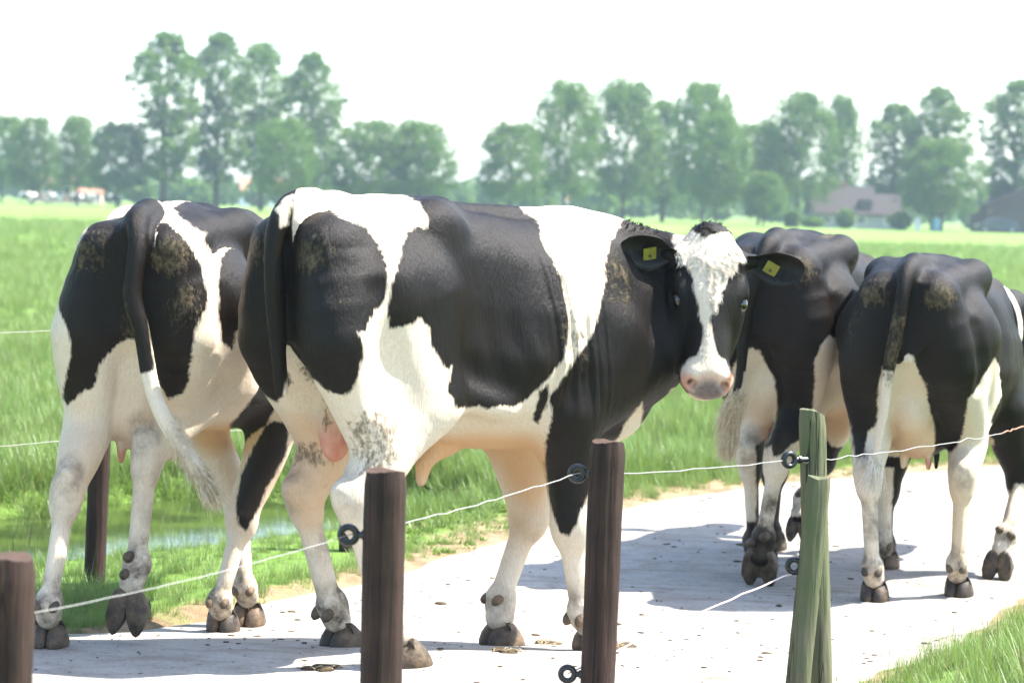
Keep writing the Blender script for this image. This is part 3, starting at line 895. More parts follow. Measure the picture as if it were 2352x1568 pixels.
def poly_sd(poly, Q):
    """signed distance of points Q (n,2) to a closed polygon, positive inside"""
    poly = np.asarray(poly, np.float32); Q = np.asarray(Q, np.float32)
    d = np.full(len(Q), 1e9, np.float32); ins = np.zeros(len(Q), bool)
    n = len(poly)
    for i in range(n):
        a, b = poly[i], poly[(i + 1) % n]
        e = b - a
        w = Q - a
        t = np.clip((w @ e) / (e @ e + 1e-12), 0, 1)
        q = w - t[:, None] * e
        d = np.minimum(d, (q * q).sum(1))
        if a[1] != b[1]:
            c = ((a[1] > Q[:, 1]) != (b[1] > Q[:, 1])) & (Q[:, 0] < (b[0] - a[0]) * (Q[:, 1] - a[1]) / (b[1] - a[1]) + a[0])
            ins ^= c
    d = np.sqrt(d)
    return np.where(ins, d, -d)

# ---- anatomy -------------------------------------------------------------------------------------
TORSO, RH, LH, RF, LF, HEAD, TAIL, UDDER = range(8)

def base_torso(o, SL, fat=1.0, fr=1.0, hook=1.0):
    # fr: further stretch of the fore end (shoulder, brisket)
    st = [(-.05, 1.38, 1.05, .055, 'rump'), (.05, 1.425, .94, .155, 'rump'), (.2, 1.455, .80, .215, 'rump'),
          (.36, 1.475, .74, .24, 'rump'), (.5, 1.485, .70, .262, 'rump'), (.62, 1.465, .665, .262, 'loin'),
          (.8, 1.445, .635, .315, 'belly'), (1.0, 1.425, .625, .335, 'belly'), (1.16, 1.425, .63, .31, 'belly'),
          (1.3, 1.435, .65, .255, 'chest'), (1.44, 1.40, .68, .205, 'chest'), (1.54, 1.33, .76, .14, 'chest'), (1.6, 1.2, .85, .05, 'chest')]
    st = [(a * SL + max(a - 1.0, 0) * fr * .5 - max(a - 1.0, 0) * .5, zt, zb, w * fat, p) for a, zt, zb, w, p in st]
    F_ = lambda a: a * SL + max(a - 1.0, 0) * (fr - 1) * .5
    o.cone((.12 * SL, 0, 1.445), (F_(1.25), 0, 1.415), .03, .03, .05)
    o.ell((F_(1.26), 0, 1.375), (.19, .055, .06), .06)
    for s in (1, -1):
        o.ell((.49 * SL, s * .212 * hook, 1.385), (.07, .04, .04), .09)           # hook bone
        o.cone((.49 * SL, s * .19 * hook, 1.40), (.62 * SL, s * .05, 1.435), .03, .03, .06)
        o.cone((.49 * SL, s * .205 * hook, 1.385), (.03, s * .115, 1.335), .05, .05, .08)
        o.ell((.015, s * .118, 1.33), (.06, .05, .048), .05)                 # pin bone
        o.ell((F_(1.25), s * .185, 1.10), (.13, .085, .25), .09)            # shoulder blade
        o.ell((F_(1.42), s * .17, .93), (.10, .09, .11), .08)               # point of shoulder
        o.carve((.66 * SL, s * .375, 1.14), (.09, .075, .19), .16)         # hungry hollow
    o.ell((F_(1.43), 0, .80), (.17, .15, .17), .08)                         # brisket
    o.cone((.14, 0, 1.43), (.0, 0, 1.40), .045, .04, .06)
    return st

def hind_leg(o, s, part, stf, hk, ft, cor, hip=None, SL=1.0, lk=1.0, mk=1.0):
    """lk scales the bony lower leg, mk the muscle"""
    stf, hk, ft, cor = (V(*q) for q in (stf, hk, ft, cor))
    hip = V(.29 * SL, s * .18, 1.13) if hip is None else V(*hip)
    up = nrm(hk - ft); v1 = stf - hk
    back = -nrm(v1 - up * (v1 @ up))
    pt = hk + up * .065 + back * .034
    o.cone(hip, stf, .165 * mk, .105 * mk, .08, part)
    o.ell(hip + V(-.02, s * .035, -.02), (.17 * mk, .085 * mk, .19), .08, part)
    o.ell(stf + V(-.02, s * .02, .03), (.085 * mk, .065 * mk, .11), .06, part)
    b0 = V(.035, s * .12, 1.29)
    b2 = hk * .35 + stf * .65 + back * .09
    b1 = V(.02, s * .165, 1.07) * .75 + .25 * (b2 + V(-.03, 0, .2))
    o.chain([b0, b1, b2, hk * .72 + stf * .28 + back * .055], [.085 * mk, .122 * mk, .078 * mk, .045 * lk], .07, part)
    o.chain([stf, stf * .5 + hk * .5, hk], [.10 * mk, .070 * mk, .046 * lk], .05, part)
    gv = [V(.08, s * .278 * mk, 1.19), V(.10, s * .305 * mk, 1.06), V(.13, s * .300 * mk, .93)]
    for g0, g1 in zip(gv[:-1], gv[1:]): o.l.append(('-c', g0, g1, .03, .03, .05, -1))
    o.chain([stf * .55 + hk * .45 + back * .06, stf * .25 + hk * .75 + back * .052, pt], [.06 * lk, .042 * lk, .027 * lk], .05, part)
    o.cone(pt, hk - up * .04 + back * .03, .026 * lk, .027 * lk, .022, part)
    o.cone(hk + up * .025, hk - up * .04, .056 * lk, .048 * lk, .03, part)
    o.cone(hk, ft, .033 * lk, .028 * lk, .03, part)
    o.cone(hk + back * .030 - up * .02, ft + back * .026, .019 * lk, .019 * lk, .018, part)
    o.ell(ft, (.042 * lk, .043 * lk, .042 * lk), .025, part)
    o.cone(ft, cor, .038 * lk, .043 * lk, .03, part)
    return dict(pt=pt, back=back, ft=ft, cor=cor, lk=lk)

def fore_leg(o, s, part, elb, kn, ft, cor, psh=None, SL=1.0, lk=1.0, mk=1.0):
    elb, kn, ft, cor = (V(*q) for q in (elb, kn, ft, cor))
    psh = V(1.40 * SL, s * .175, .94) if psh is None else V(*psh)
    up = nrm(kn - ft)
    back = nrm(V(-1, 0, 0) - up * (V(-1, 0, 0) @ up))
    o.cone(psh, elb, .12 * mk, .105 * mk, .08, part)
    o.cone(V(psh[0] - .17, s * .2, 1.02), elb + V(-.02, 0, .03), .11 * mk, .085 * mk, .08, part)
    o.chain([elb, elb * .5 + kn * .5 + V(.015, 0, 0), kn + V(0, 0, .04)], [.098 * mk, .078 * mk, .056 * lk], .05, part)
    o.ell(kn, (.056 * lk, .058 * lk, .07 * lk), .035, part)
    o.cone(kn, ft, .035 * lk, .030 * lk, .03, part)
    o.cone(kn + back * .03, ft + back * .026, .019 * lk, .019 * lk, .018, part)
    o.ell(ft, (.042 * lk, .043 * lk, .042 * lk), .025, part)
    o.cone(ft, cor, .038 * lk, .043 * lk, .03, part)
    return dict(back=back, ft=ft, cor=cor, lk=lk)

def head_ops(o, poll, d, n, big=1.0):
    """d: down the face, n: out of the forehead"""
    d = nrm(d); n = nrm(n - d * (n @ d)); s = np.cross(d, n)
    poll = V(*poll)
    def p(x, y, z): return poll + (d * x + s * y + n * z) * big
    ax = np.stack([d, s, n])
    E = lambda c, r, k=.03, a=ax: o.ell(p(*c), tuple(q * big for q in r), k, HEAD, a)
    def C(a, b, ra, rb, k=.03): o.cone(p(*a), p(*b), ra * big, rb * big, k, HEAD)
    E((.085, 0, -.075), (.115, .108, .085), .03)                # cranium
    E((.165, 0, -.055), (.13, .106, .058), .04)                  # broad forehead
    E((.0, 0, -.07), (.055, .07, .06), .04)                     # poll
    C((.22, 0, -.09), (.45, 0, -.084), .09, .071, .05)         # face
    C((.2, 0, -.034), (.43, 0, -.042), .036, .03, .04)          # nasal bone
    for q in (1, -1):
        C((.16, q * .055, -.19), (.33, q * .042, -.155), .066, .052, .05)   # jaw
        C((.33, q * .042, -.155), (.46, q * .024, -.125), .052, .042, .04)
        E((.21, q * .08, -.12), (.11, .045, .07), .05)          # cheek
        E((.18, q * .102, -.058), (.05, .022, .034), .03)       # brow over the eye
        E((.468, q * .046, -.068), (.046, .036, .048), .03)      # nostril wing
        C((.075, q * .095, -.07), (.065, q * .14, -.07), .042, .026, .03)   # ear base
    E((.474, 0, -.080), (.05, .076, .056), .035)                # muzzle
    E((.512, 0, -.066), (.026, .062, .042), .025)                 # nose pad
    E((.496, 0, -.128), (.038, .052, .03), .02)                # lower lip
    fd = nrm(d * .72 + n * .69)
    o.carve(p(.505, 0, -.048) + fd * (.30 * big + .014), (.30 * big, .30 * big, .30 * big), .022)
    for q in (1, -1):
        ax2 = np.stack([nrm(d * .8 + s * q * .55), nrm(s * .8 - d * q * .55), n])
        o.carve(p(.512, q * .056, -.036), (.026 * big, .013 * big, .022 * big), .010, ax2)
        o.carve(p(.496, q * .07, -.028), (.016 * big, .008 * big, .012 * big), .010, ax2)
        o.carve(p(.222, q * .118, -.05), (.028 * big, .018 * big, .018 * big), .012, ax)
    return p, d, s, n

# ---- small parts ---------------------------------------------------------------------------------
def claw_geo(side, L=.118, w=.056, hgt=.078):
    """one claw, toe at +x, outer side at +y*side; returns rings"""
    n = 14
    rings = []
    for t, sc, sh in ((0, .90, 0.0), (.1, 1.0, 0.0), (.32, 1.02, -.008), (.6, .95, -.018), (.84, .78, -.028), (1.0, .50, -.034)):
        ring = []
        for k in range(n):
            a = 2 * math.pi * k / n
            c, sn = math.cos(a), math.sin(a)
            x = .5 * L * math.copysign(abs(c) ** .9, c)
            y = .5 * w * math.copysign(abs(sn) ** .8, sn)
            if x > 0: y *= 1 - .42 * (x / (.5 * L)) ** 2.4
            if y * side < 0: y *= .86
            hh = hgt * t * (1.0 if x > 0 else 1 - .20 * (-x / (.5 * L)))
            ring.append((x * sc + sh * (1 if x > 0 else -.25), y * sc + side * w * .42, hh))
        rings.append(ring)
    v = [p for r in rings for p in r]
    f = []
    for i in range(len(rings) - 1):
        for k in range(n):
            f.append((i * n + k, i * n + (k + 1) % n, (i + 1) * n + (k + 1) % n, (i + 1) * n + k))
    # bottom: slightly hollow sole, top: closed
    c0 = len(v); v.append((.0, side * w * .42, .010))
    c1 = len(v); v.append((-.02, side * w * .42, hgt * .85))
    for k in range(n):
        f.append((c0, (k + 1) % n, k)); q = (len(rings) - 1) * n
        f.append((c1, q + k, q + (k + 1) % n))
    return v, f

def ear_geo(L=.215, w=.135, cup=.05, th=.006):
    """cupped leaf, base at origin, tip at +x, opening towards +z"""
    nu, nv = 16, 9
    out, inn = [], []
    for i in range(nu + 1):
        u = i / nu
        wid = w * (.36 + .64 * smoothstep(0, .5, np.float64(u))) * math.sqrt(max(0.0, 1 - max(0, (u - .42) / .585) ** 2.6))
        wid = max(wid, .004)
        for j in range(nv):
            q = j / (nv - 1) * 2 - 1
            y = q * wid * .5
            z = cup * (q * q) * (1 - .45 * u) * (wid / w) * 1.1 - .03 * math.sin(u * math.pi) * (1 - q * q) + .012 * u
            inn.append((u * L, y, z + th * .5)); out.append((u * L, y, z - th * (.5 + .8 * (1 - u) * (1 - q * q))))
    v = inn + out
    f = []
    N = (nu + 1) * nv
    for i in range(nu):
        for j in range(nv - 1):
            a = i * nv + j
            f.append((a, a + nv, a + nv + 1, a + 1))
            f.append((N + a, N + a + 1, N + a + nv + 1, N + a + nv))
    for i in range(nu):
        for j in (0, nv - 1):
            a = i * nv + j
            f.append((a, N + a, N + a + nv, a + nv) if j == 0 else (a, a + nv, N + a + nv, N + a))
    for j in range(nv - 1):
        a = nu * nv + j
        f.append((a, N + a, N + a + 1, a + 1))
    return v, f

def frame_mat(o, x, z):
    """4x4 with local x along x, local z near z"""
    x = Vector(nrm(x)); z = Vector(z); z = (z - x * z.dot(x)).normalized(); y = z.cross(x)
    m = Matrix.Identity(4)
    for i in range(3):
        m[i][0], m[i][1], m[i][2], m[i][3] = x[i], y[i], z[i], o[i]
    return m

def sphere_geo(r, nu=20, nv=12):
    v = [(0, 0, r)]
    for i in range(1, nv):
        a = math.pi * i / nv
        v += [(r * math.sin(a) * math.cos(2 * math.pi * k / nu), r * math.sin(a) * math.sin(2 * math.pi * k / nu), r * math.cos(a)) for k in range(nu)]
    v.append((0, 0, -r))
    f = [(0, 1 + k, 1 + (k + 1) % nu) for k in range(nu)]
    for i in range(nv - 2):
        b = 1 + i * nu
        f += [(b + k, b + nu + k, b + nu + (k + 1) % nu, b + (k + 1) % nu) for k in range(nu)]
    b = 1 + (nv - 2) * nu
    f += [(b + k, len(v) - 1, b + (k + 1) % nu) for k in range(nu)]
    return v, f

def mesh_part(name, geo, mat, parent, M=None, smooth=True):
    v, f = geo
    if M is not None: v = [tuple(M @ Vector(p)) for p in v]
    return MB().add(v, f).build(name, mat, parent, smooth)

def hoof_part(parent, pos, fwd, upv, mat, scale=1.0, dew=None, dew_back=None):
    M = frame_mat(pos, fwd, upv) @ Matrix.Scale(scale, 4)
    mb = MB()
    for s in (1, -1):
        v, f = claw_geo(s)
        rot = Matrix.Rotation(R(7) * s, 4, 'Z')
        mb.add([tuple(M @ (rot @ Vector(p))) for p in v], f)
    ho = mb.build('hoof', mat, parent, True)
    if dew is not None:
        b = Vector(nrm(dew_back)); upv_ = Vector(nrm(upv))
        sd = b.cross(upv_).normalized()
        for s in (1, -1):
            c = Vector(dew) + (b * .031 + sd * (s * .022)) * scale
            v, f = sphere_geo(1.0, 10, 7)
            Mx = frame_mat(c, b * .8 - upv_ * .75, upv_)
            v = [tuple(Mx @ (Vector((p[0] * .025, p[1] * .016, p[2] * .014)) * scale)) for p in v]
            MB().add(v, f).build('dew_claw', mat, parent, True)
    return ho

def strands_geo(roots, dirs, length, width, grav=.3, curl=0.0, seg=5, rnd=None, taper=True, curl_n=1.5, sides=None, phases=None, jit=.16):
    """hair as thin crossed ribbons (3-sided), one mesh"""
    rnd = rnd or np.random.default_rng(3)
    v, f = [], []
    for ix, (rt, dr) in enumerate(zip(roots, dirs)):
        L = length * rnd.uniform(.65, 1.2)
        d = nrm(np.asarray(dr) + rnd.normal(0, jit, 3))
        side = nrm(np.cross(d, rnd.normal(0, 1, 3) if sides is None else sides[ix]))
        side2 = np.cross(d, side)
        ph = rnd.uniform(0, 6.28) if phases is None else phases[ix] + rnd.normal(0, .25)
        base = len(v)
        p = np.asarray(rt, float).copy()
        for i in range(seg + 1):
            t = i / seg
            c = curl * L
            off = side * math.sin(ph + curl_n * 6.28 * t) * c * t + side2 * (math.cos(ph + curl_n * 6.28 * t) - math.cos(ph)) * c * t
            w = width * ((1 - t) ** .6 if taper else 1) + width * .08
            q = p + off
            for k in range(3):
                a = 2.094 * k
                v.append(tuple(q + (side * math.cos(a) + side2 * math.sin(a)) * w * .5))
            d = nrm(d + V(0, 0, -grav / seg))
            p = p + d * (L / seg)
        for i in range(seg):
            for k in range(3):
                a = base + i * 3
                f.append((a + k, a + (k + 1) % 3, a + 3 + (k + 1) % 3, a + 3 + k))
    return v, f
# ---- coat, horn and skin materials -----------------------------------------------------------------
def coat_material(name, hair_scale=1.0):
    m, nt, b = new_mat(name)
    t = NT(nt)
    v = t.obj()
    # hair-tuft jags along the patch borders: noise stretched along the lie of the hair (mostly downwards)
    jag = t.noise(1.0, 3, t.mapping(v, (95, 95, 22)), .6)
    jag2 = t.noise(1.0, 2, t.mapping(v, (17, 17, 11)), .5)
    off = t.math('ADD', t.math('MULTIPLY', t.math('SUBTRACT', jag, .5), .022), t.math('MULTIPLY', t.math('SUBTRACT', jag2, .5), .016))
    w = t.mapr(t.math('ADD', t.attr('white'), off), -.005, .005)
    strand = t.noise(1.0, 4, t.mapping(v, (420, 420, 60)), .7)
    big = t.noise(4.0, 4, v)
    strand2 = t.noise(1.0, 3, t.mapping(v, (130, 130, 26)), .6)
    white = t.mix(t.mapr(strand, .3, .7), (.54, .445, .335), (.72, .645, .53))
    white = t.mix(t.math('MULTIPLY', t.mapr(big, .45, .75), .25), white, (.58, .46, .32))
    black = t.mix(t.mapr(strand, .35, .75), (.0028, .0018, .0013), (.0066, .0045, .0034))
    black = t.mix(t.math('MULTIPLY', t.mapr(big, .42, .7), .55), black, (.0105, .006, .0036))
    c = t.mix(w, black, white)
    c = t.mix(t.math('MULTIPLY', t.mapr(strand2, .35, .7), .45), c, t.mix(w, (.0095, .0068, .005), (.50, .395, .285)))
    # thinly haired belly and udder skin, with warm ground bounce painted there and on legs
    c = t.mix(t.math('MULTIPLY', t.attr('tan'), .95), c, t.mix(w, (.02, .014, .011), (.55, .33, .17)))
    c = t.mix(t.attr('pink'), c, t.mix(t.mapr(t.noise(26, 4, v), .35, .65), (.48, .17, .12), (.56, .27, .19)))
    # mud and dung: fine spatter over two scales
    dn = t.noise(1.0, 7, t.mapping(v, (70, 70, 38)), .66)
    dn2 = t.noise(15, 4, v, .6)
    dm = t.math('ADD', t.math('MULTIPLY', dn, .65), t.math('MULTIPLY', dn2, .35))
    dirt = t.math('MULTIPLY', t.attr('dirt'), 1.0)
    dmask = t.mapr(t.math('ADD', dm, t.math('MULTIPLY', dirt, .30)), .60, .72)
    dmask = t.math('MULTIPLY', dmask, t.mapr(dirt, .02, .25))
    dcol = t.mix(t.mapr(t.noise(70, 4, v), .35, .65), (.045, .034, .018), (.15, .115, .06))
    c = t.mix(t.math('MULTIPLY', dmask, .72), c, dcol)
    grime = t.math('MULTIPLY', t.attr('grime'), t.mapr(t.noise(14, 5, v, .65), .35, .62))
    c = t.mix(grime, c, (.05, .038, .026))
    c = t.mix(t.attr('nose'), c, t.mix(t.mapr(t.noise(75, 3, v), .4, .62), (.12, .09, .09), (.17, .125, .125)))
    c = t.mix(t.attr('dark'), c, (.012, .008, .008))
    t.L.new(c, b.inputs['Base Color'])
    SPW, RGH, ANI = .21, .42, .6
    b.inputs['Roughness'].default_value = .62
    rgh = t.math('ADD', t.mapr(w, 0, 1, RGH, .7), t.math('MULTIPLY', t.mapr(strand2, .3, .7), .14))
    mr = t.n('ShaderNodeMix'); t.L.new(t.attr('nose'), mr.inputs[0]); t.L.new(rgh, mr.inputs[2]); mr.inputs[3].default_value = .33
    t.L.new(mr.outputs[0], b.inputs['Roughness'])
    b.inputs['Specular IOR Level'].default_value = SPW
    b.inputs['Anisotropic'].default_value = ANI
    tv = t.n('ShaderNodeVectorTransform', vector_type='VECTOR', convert_from='OBJECT', convert_to='WORLD'); tv.inputs[0].default_value = (-1, 0, -.55)
    t.L.new(tv.outputs[0], b.inputs['Tangent'])
    b.inputs['Sheen Weight'].default_value = .0
    b.inputs['Sheen Roughness'].default_value = .45
    n0 = t.bump(strand2, .75, .0045)
    n1 = t.bump(strand, .6, .004, n0)
    n2 = t.bump(t.math('MULTIPLY', dmask, dn), .8, .006, n1)
    n3 = t.bump(t.noise(1.0, 5, t.mapping(v, (34, 34, 9)), .6), .5, .007, n2)
    t.L.new(n3, b.inputs['Normal'])
    b.inputs['Subsurface Weight'].default_value = 0.0
    return m

def horn_material(name, c1=(.016, .011, .007), c2=(.115, .078, .043)):
    m, nt, b = new_mat(name)
    t = NT(nt); v = t.obj()
    f = t.noise(22, 6, v, .65)
    c = t.mix(t.mapr(f, .35, .65), c1, c2)
    c = t.mix(t.mapr(t.noise(7, 3, v), .5, .65), c, (.03, .022, .015))
    t.L.new(c, b.inputs['Base Color'])
    b.inputs['Roughness'].default_value = .68
    t.L.new(t.bump(t.noise(55, 5, v), .6, .006), b.inputs['Normal'])
    return m

def hair_material(name, c1, c2):
    m, nt, b = new_mat(name)
    t = NT(nt); v = t.obj()
    c = t.mix(t.mapr(t.noise(60, 3, v), .3, .7), c1, c2)
    t.L.new(c, b.inputs['Base Color'])
    b.inputs['Roughness'].default_value = .6
    b.inputs['Specular IOR Level'].default_value = .25
    return m

MAT_COAT = coat_material('coat')
MAT_HOOF = horn_material('hoof_horn')
MAT_HOOF_PALE = horn_material('pale_hoof_horn', (.05, .032, .018), (.17, .11, .06))
MAT_BLACK_HAIR = hair_material('black_hair', (.008, .007, .007), (.03, .026, .024))
MAT_WHITE_HAIR = hair_material('white_hair', (.62, .54, .43), (.84, .80, .73))
MAT_BLOND_HAIR = hair_material('blond_hair', (.46, .35, .20), (.72, .63, .47))
MAT_EAR = hair_material('ear_fur', (.008, .007, .007), (.024, .020, .019))
MAT_TAG = simple_mat('yellow_tag', (.24, .22, .025), .5, 30, .35, .5)
MAT_TAGPIN = simple_mat('tag_pin', (.06, .055, .02), .5, 30, .3, .5)

def eye_material():
    m, nt, b = new_mat('eye')
    b.inputs['Base Color'].default_value = (.010, .007, .006, 1)
    b.inputs['Roughness'].default_value = .06
    b.inputs['Coat Weight'].default_value = .6
    return m
MAT_EYE = eye_material()
MAT_LASH = MAT_BLACK_HAIR

class Cow:
    """cow-local axes: x forward, y to the animal's LEFT in Blender; anatomy is written with b = to its right, so y = -b"""
    def __init__(s, name, label, x0, y0, phi, z0=0.0, h=.008, group=None, cat='cow', scale=1.0):
        s.root = empty(name, (x0, y0, z0), R(phi))
        tag(s.root, label, cat, group)
        s.root.scale = (scale,) * 3
        s.o = Ops(); s.h = h; s.polys = []
        s.name = name; s.tan = []; s.pink = []; s.dirt = []; s.dark = []; s.nose = []; s.grime = []
        s.disp = None; s.base_white = x0 < .5; s.view = (0, 1)
        s.hooves = []
    def mesh(s, st, lo, hi):
        own = s.disp
        def disp(D, ax):
            if own is not None: own(D, ax)
            # loose hide: faint folds and unevenness over the whole trunk
            q = 4
            A, Bb, Z = np.meshgrid(ax[0][::q], ax[1][::q], ax[2][::q], indexing='ij')
            P = np.stack([A * 11, Bb * 11, Z * 4.5], -1)
            nz = .0038 * vnoise(P) + .0024 * vnoise(P * 2.1 + 5.7)
            for k in range(3): nz = np.repeat(nz, q, axis=k)
            nz = nz[:D.shape[0], :D.shape[1], :D.shape[2]]
            for k in range(3):
                nz = (nz + np.roll(nz, 1, k) + np.roll(nz, 2, k) + np.roll(nz, -1, k)) * .25
            D += nz.astype(np.float32)
        v, f = build_field(s.o, st, lo, hi, s.h, disp)
        s.v, s.f = v, f
        # which limb does a vertex belong to
        best = np.full(len(v), 1e9); part = np.zeros(len(v), int)
        Pv = v.astype(np.float32)
        dt = None
        for op in s.o.l:
            pid = op[-1]
            if pid <= 0: continue
            d = op_eval(op, Pv)
            m = d < best
            best[m] = d[m]; part[m] = pid
        part[best > .035] = TORSO
        s.part = part
        return s
    def blob(s, lst, v):
        r = np.zeros(len(v))
        for c, rad, amt in lst:
            q = (v - V(*c)) / (np.asarray(rad) if hasattr(rad, '__len__') else rad)
            r = np.maximum(r, amt * (1 - smoothstep(.45, 1.0, np.sqrt((q * q).sum(1)))))
        return r
    def finish(s, coat):
        v = s.v
        va = s.view
        nv = nrm(V(va[0], va[1]))
        # coat map: seen square-on from the horizontal direction nv in the animal's own frame
        u = v[:, 0] * (-nv[1]) + v[:, 1] * nv[0]
        Q = np.stack([u, v[:, 2]], 1)
        w = np.full(len(v), .5 if s.base_white else -.5)
        for kind, parts, poly in coat:
            m = np.ones(len(v), bool) if parts is None else np.isin(s.part, parts)
            if not m.any(): continue
            sd = poly_sd(poly, Q[m])
            if kind == 'b': w[m] = np.minimum(w[m], -sd)
            else: w[m] = np.maximum(w[m], sd)
        s.w = np.clip(w, -.3, .3)
        vb = v.copy(); vb[:, 1] *= -1
        me = np_mesh('body', vb, s.f[:, ::-1], MAT_COAT)
        for nme, arr in (('white', s.w), ('tan', s.blob(s.tan, v)), ('pink', s.blob(s.pink, v)), ('dirt', s.blob(s.dirt, v)),
                         ('dark', s.blob(s.dark, v)), ('nose', s.blob(s.nose, v)), ('grime', s.blob(s.grime, v))):
            a = me.attributes.new(nme, 'FLOAT', 'POINT')
            a.data.foreach_set('value', arr.astype(np.float32))
        s.body = link(bpy.data.objects.new('body', me), s.root)
        return s.body

def B(p):
    """anatomy coords (a, b right, z) -> Blender local (x, y left, z)"""
    return V(p[0], -p[1], p[2])
MAT_STRAP = simple_mat('strap_webbing', (.62, .58, .5), .8, 40, .3)
# ================================================================== the bull turning its head
def make_bull(coat):
    c = Cow('bull', 'large black and white bull on the road, head turned back to face the camera', -.673, 7.6, 43, 0, .0072, None, 'bull')
    o = c.o
    SL = .88
    st = base_torso(o, SL, 1.02, 1.5, .72)
    LK = dict(SL=SL, lk=1.2, mk=1.15)
    RHl = hind_leg(o, 1, RH, (.345, .215, .84), (.075, .22, .515), (.205, .235, .15), (.24, .24, .105), SL=SL, lk=1.1, mk=1.15)
    LHl = hind_leg(o, -1, LH, (.45, -.20, .84), (.215, -.21, .48), (.345, -.22, .125), (.368, -.222, .075), SL=SL, lk=1.1, mk=1.15)
    RFl = fore_leg(o, 1, RF, (.975, .20, .76), (1.0, .23, .385), (1.055, .245, .10), (1.085, .25, .06), psh=(1.32, .19, .93), **LK)
    LFl = fore_leg(o, -1, LF, (1.04, -.16, .74), (1.165, -.15, .36), (1.035, -.145, .09), (1.03, -.14, .03), psh=(1.34, -.18, .92), **LK)
    # flank folds
    for s in (1, -1):
        o.chain([(.42, s * .2, .86), (.53, s * .23, .83), (.66, s * .25, .80)], [.06, .035, .03], .07)
    # neck
    o.chain([(1.10, 0, 1.10), (1.34, .04, 1.11), (1.49, .15, 1.14), (1.50, .29, 1.19)], [.24, .22, .155, .105], .08, HEAD)
    o.chain([(1.26, .02, .92), (1.42, .12, .95), (1.46, .30, 1.02)], [.19, .15, .085], .08, HEAD)
    o.chain([(1.10, 0, 1.37), (1.30, .02, 1.36), (1.46, .10, 1.335), (1.50, .25, 1.31)], [.06, .065, .06, .055], .06, HEAD)
    yaw = R(10); cd = V(-.736, .676, 0); cr = V(.731, .682, 0)
    nh = cd * math.cos(yaw) + cr * math.sin(yaw)
    tilt = R(20)
    d = nrm(V(0, 0, -1) * math.cos(tilt) + nh * math.sin(tilt) - cr * .055)
    n = nh * math.cos(tilt) + V(0, 0, 1) * math.sin(tilt)
    p, d, s_, n = head_ops(o, (1.488, .388, 1.385), d, n, 1.05)
    # tail: lies in the cleft
    o.chain([(.05, 0, 1.455), (-.035, 0, 1.44), (-.085, -.005, 1.36), (-.09, -.005, 1.22), (-.07, -.005, 1.02), (-.055, 0, .86)], [.04, .04, .034, .03, .024, .02], .025, TAIL)
    # scrotum and sheath
    o.ell((.185, -.025, .725), (.055, .053, .10), .02, UDDER)
    o.ell((.2, -.02, .81), (.05, .06, .1), .05, UDDER)
    o.carve((.24, .44, 1.13), (.12, .08, .2), .18)
    o.carve((.10, .33, .93), (.05, .05, .12), .08)
    o.chain([(.62, 0, .66), (.55, 0, .615), (.535, 0, .575), (.53, .0, .545)], [.035, .032, .024, .016], .06, UDDER)
    def disp(D, ax):
        # loose skin folds behind the shoulder, faint ribs
        A, Bb, Z = np.meshgrid(ax[0], ax[1], ax[2], indexing='ij', sparse=True)
        m = smoothstep(.74, .86, A) * (1 - smoothstep(1.03, 1.10, A)) * smoothstep(.72, .9, Z) * (1 - smoothstep(1.2, 1.36, Z)) * (np.abs(Bb) > .12)
        ph = A * 165 + 2.2 * np.sin(Z * 5.0) + 1.3 * np.sin(Z * 11 + A * 9)
        D += (m * (.0075 * np.maximum(np.sin(ph), -.2) + .004 * np.sin(ph * .53 + 1.0))).astype(np.float32)
        m2 = smoothstep(.52, .62, A) * (1 - smoothstep(.9, 1.0, A)) * smoothstep(.85, 1.0, Z) * (1 - smoothstep(1.25, 1.36, Z)) * (np.abs(Bb) > .12)
        D += (m2 * .0022 * np.sin(A * 62 + Z * 9 + 1.5 * np.sin(Z * 13))).astype(np.float32)
    c.disp = disp
    c.mesh(st, (-.22, -.44, -.02), (1.86, .66, 1.56))
    c.view = (-.736, .676)
    c.tan = [((.75, 0, .62), (.5, .4, .16), 1), ((.25, .02, .8), (.2, .14, .3), .8), ((1.1, -.05, .6), (.25, .16, .3), .9), ((.2, -.16, .6), (.2, .1, .3), .6), ((1.15, -.15, .35), (.12, .1, .2), .4)]
    c.pink = [((.185, -.025, .70), (.085, .085, .13), 1), ((.53, 0, .5), (.05, .05, .05), .8)]
    c.dirt = [((.0, .13, 1.28), (.12, .10, .12), .9), ((.03, .2, 1.13), (.13, .1, .13), .75), ((-.02, -.12, 1.30), (.12, .08, .1), .55), ((.1, .27, .72), (.14, .1, .16), .5),
              ((.9, .3, 1.02), (.12, .2, .14), .35), ((1.13, .25, 1.2), (.10, .1, .16), .45), ((.08, .02, .85), (.1, .1, .25), .7), ((.25, -.2, .65), (.1, .1, .2), .7)]
    c.grime = [((.21, .235, .1), (.12, .1, .14), .9), ((.345, -.215, .1), (.12, .1, .16), 1), ((1.03, -.145, .06), (.1, .1, .12), .5), ((1.05, .245, .12), (.1, .1, .14), .7), ((.3, -.21, .35), (.1, .1, .12), .5), ((.05, .22, .55), (.08, .08, .12), .5), ((.18, -.22, .52), (.08, .08, .12), .55), ((1.165, -.15, .33), (.1, .1, .12), .3)]
    # muzzle colouring
    c.pink += [(tuple(p(.495, .062, -.05)), .05, .75), (tuple(p(.495, -.062, -.05)), .045, .65), (tuple(p(.49, .0, -.02)), (.06, .075, .03), .45)]
    c.nose = [(tuple(p(.53, .004, -.055)), (.078, .066, .075), 1.0)]
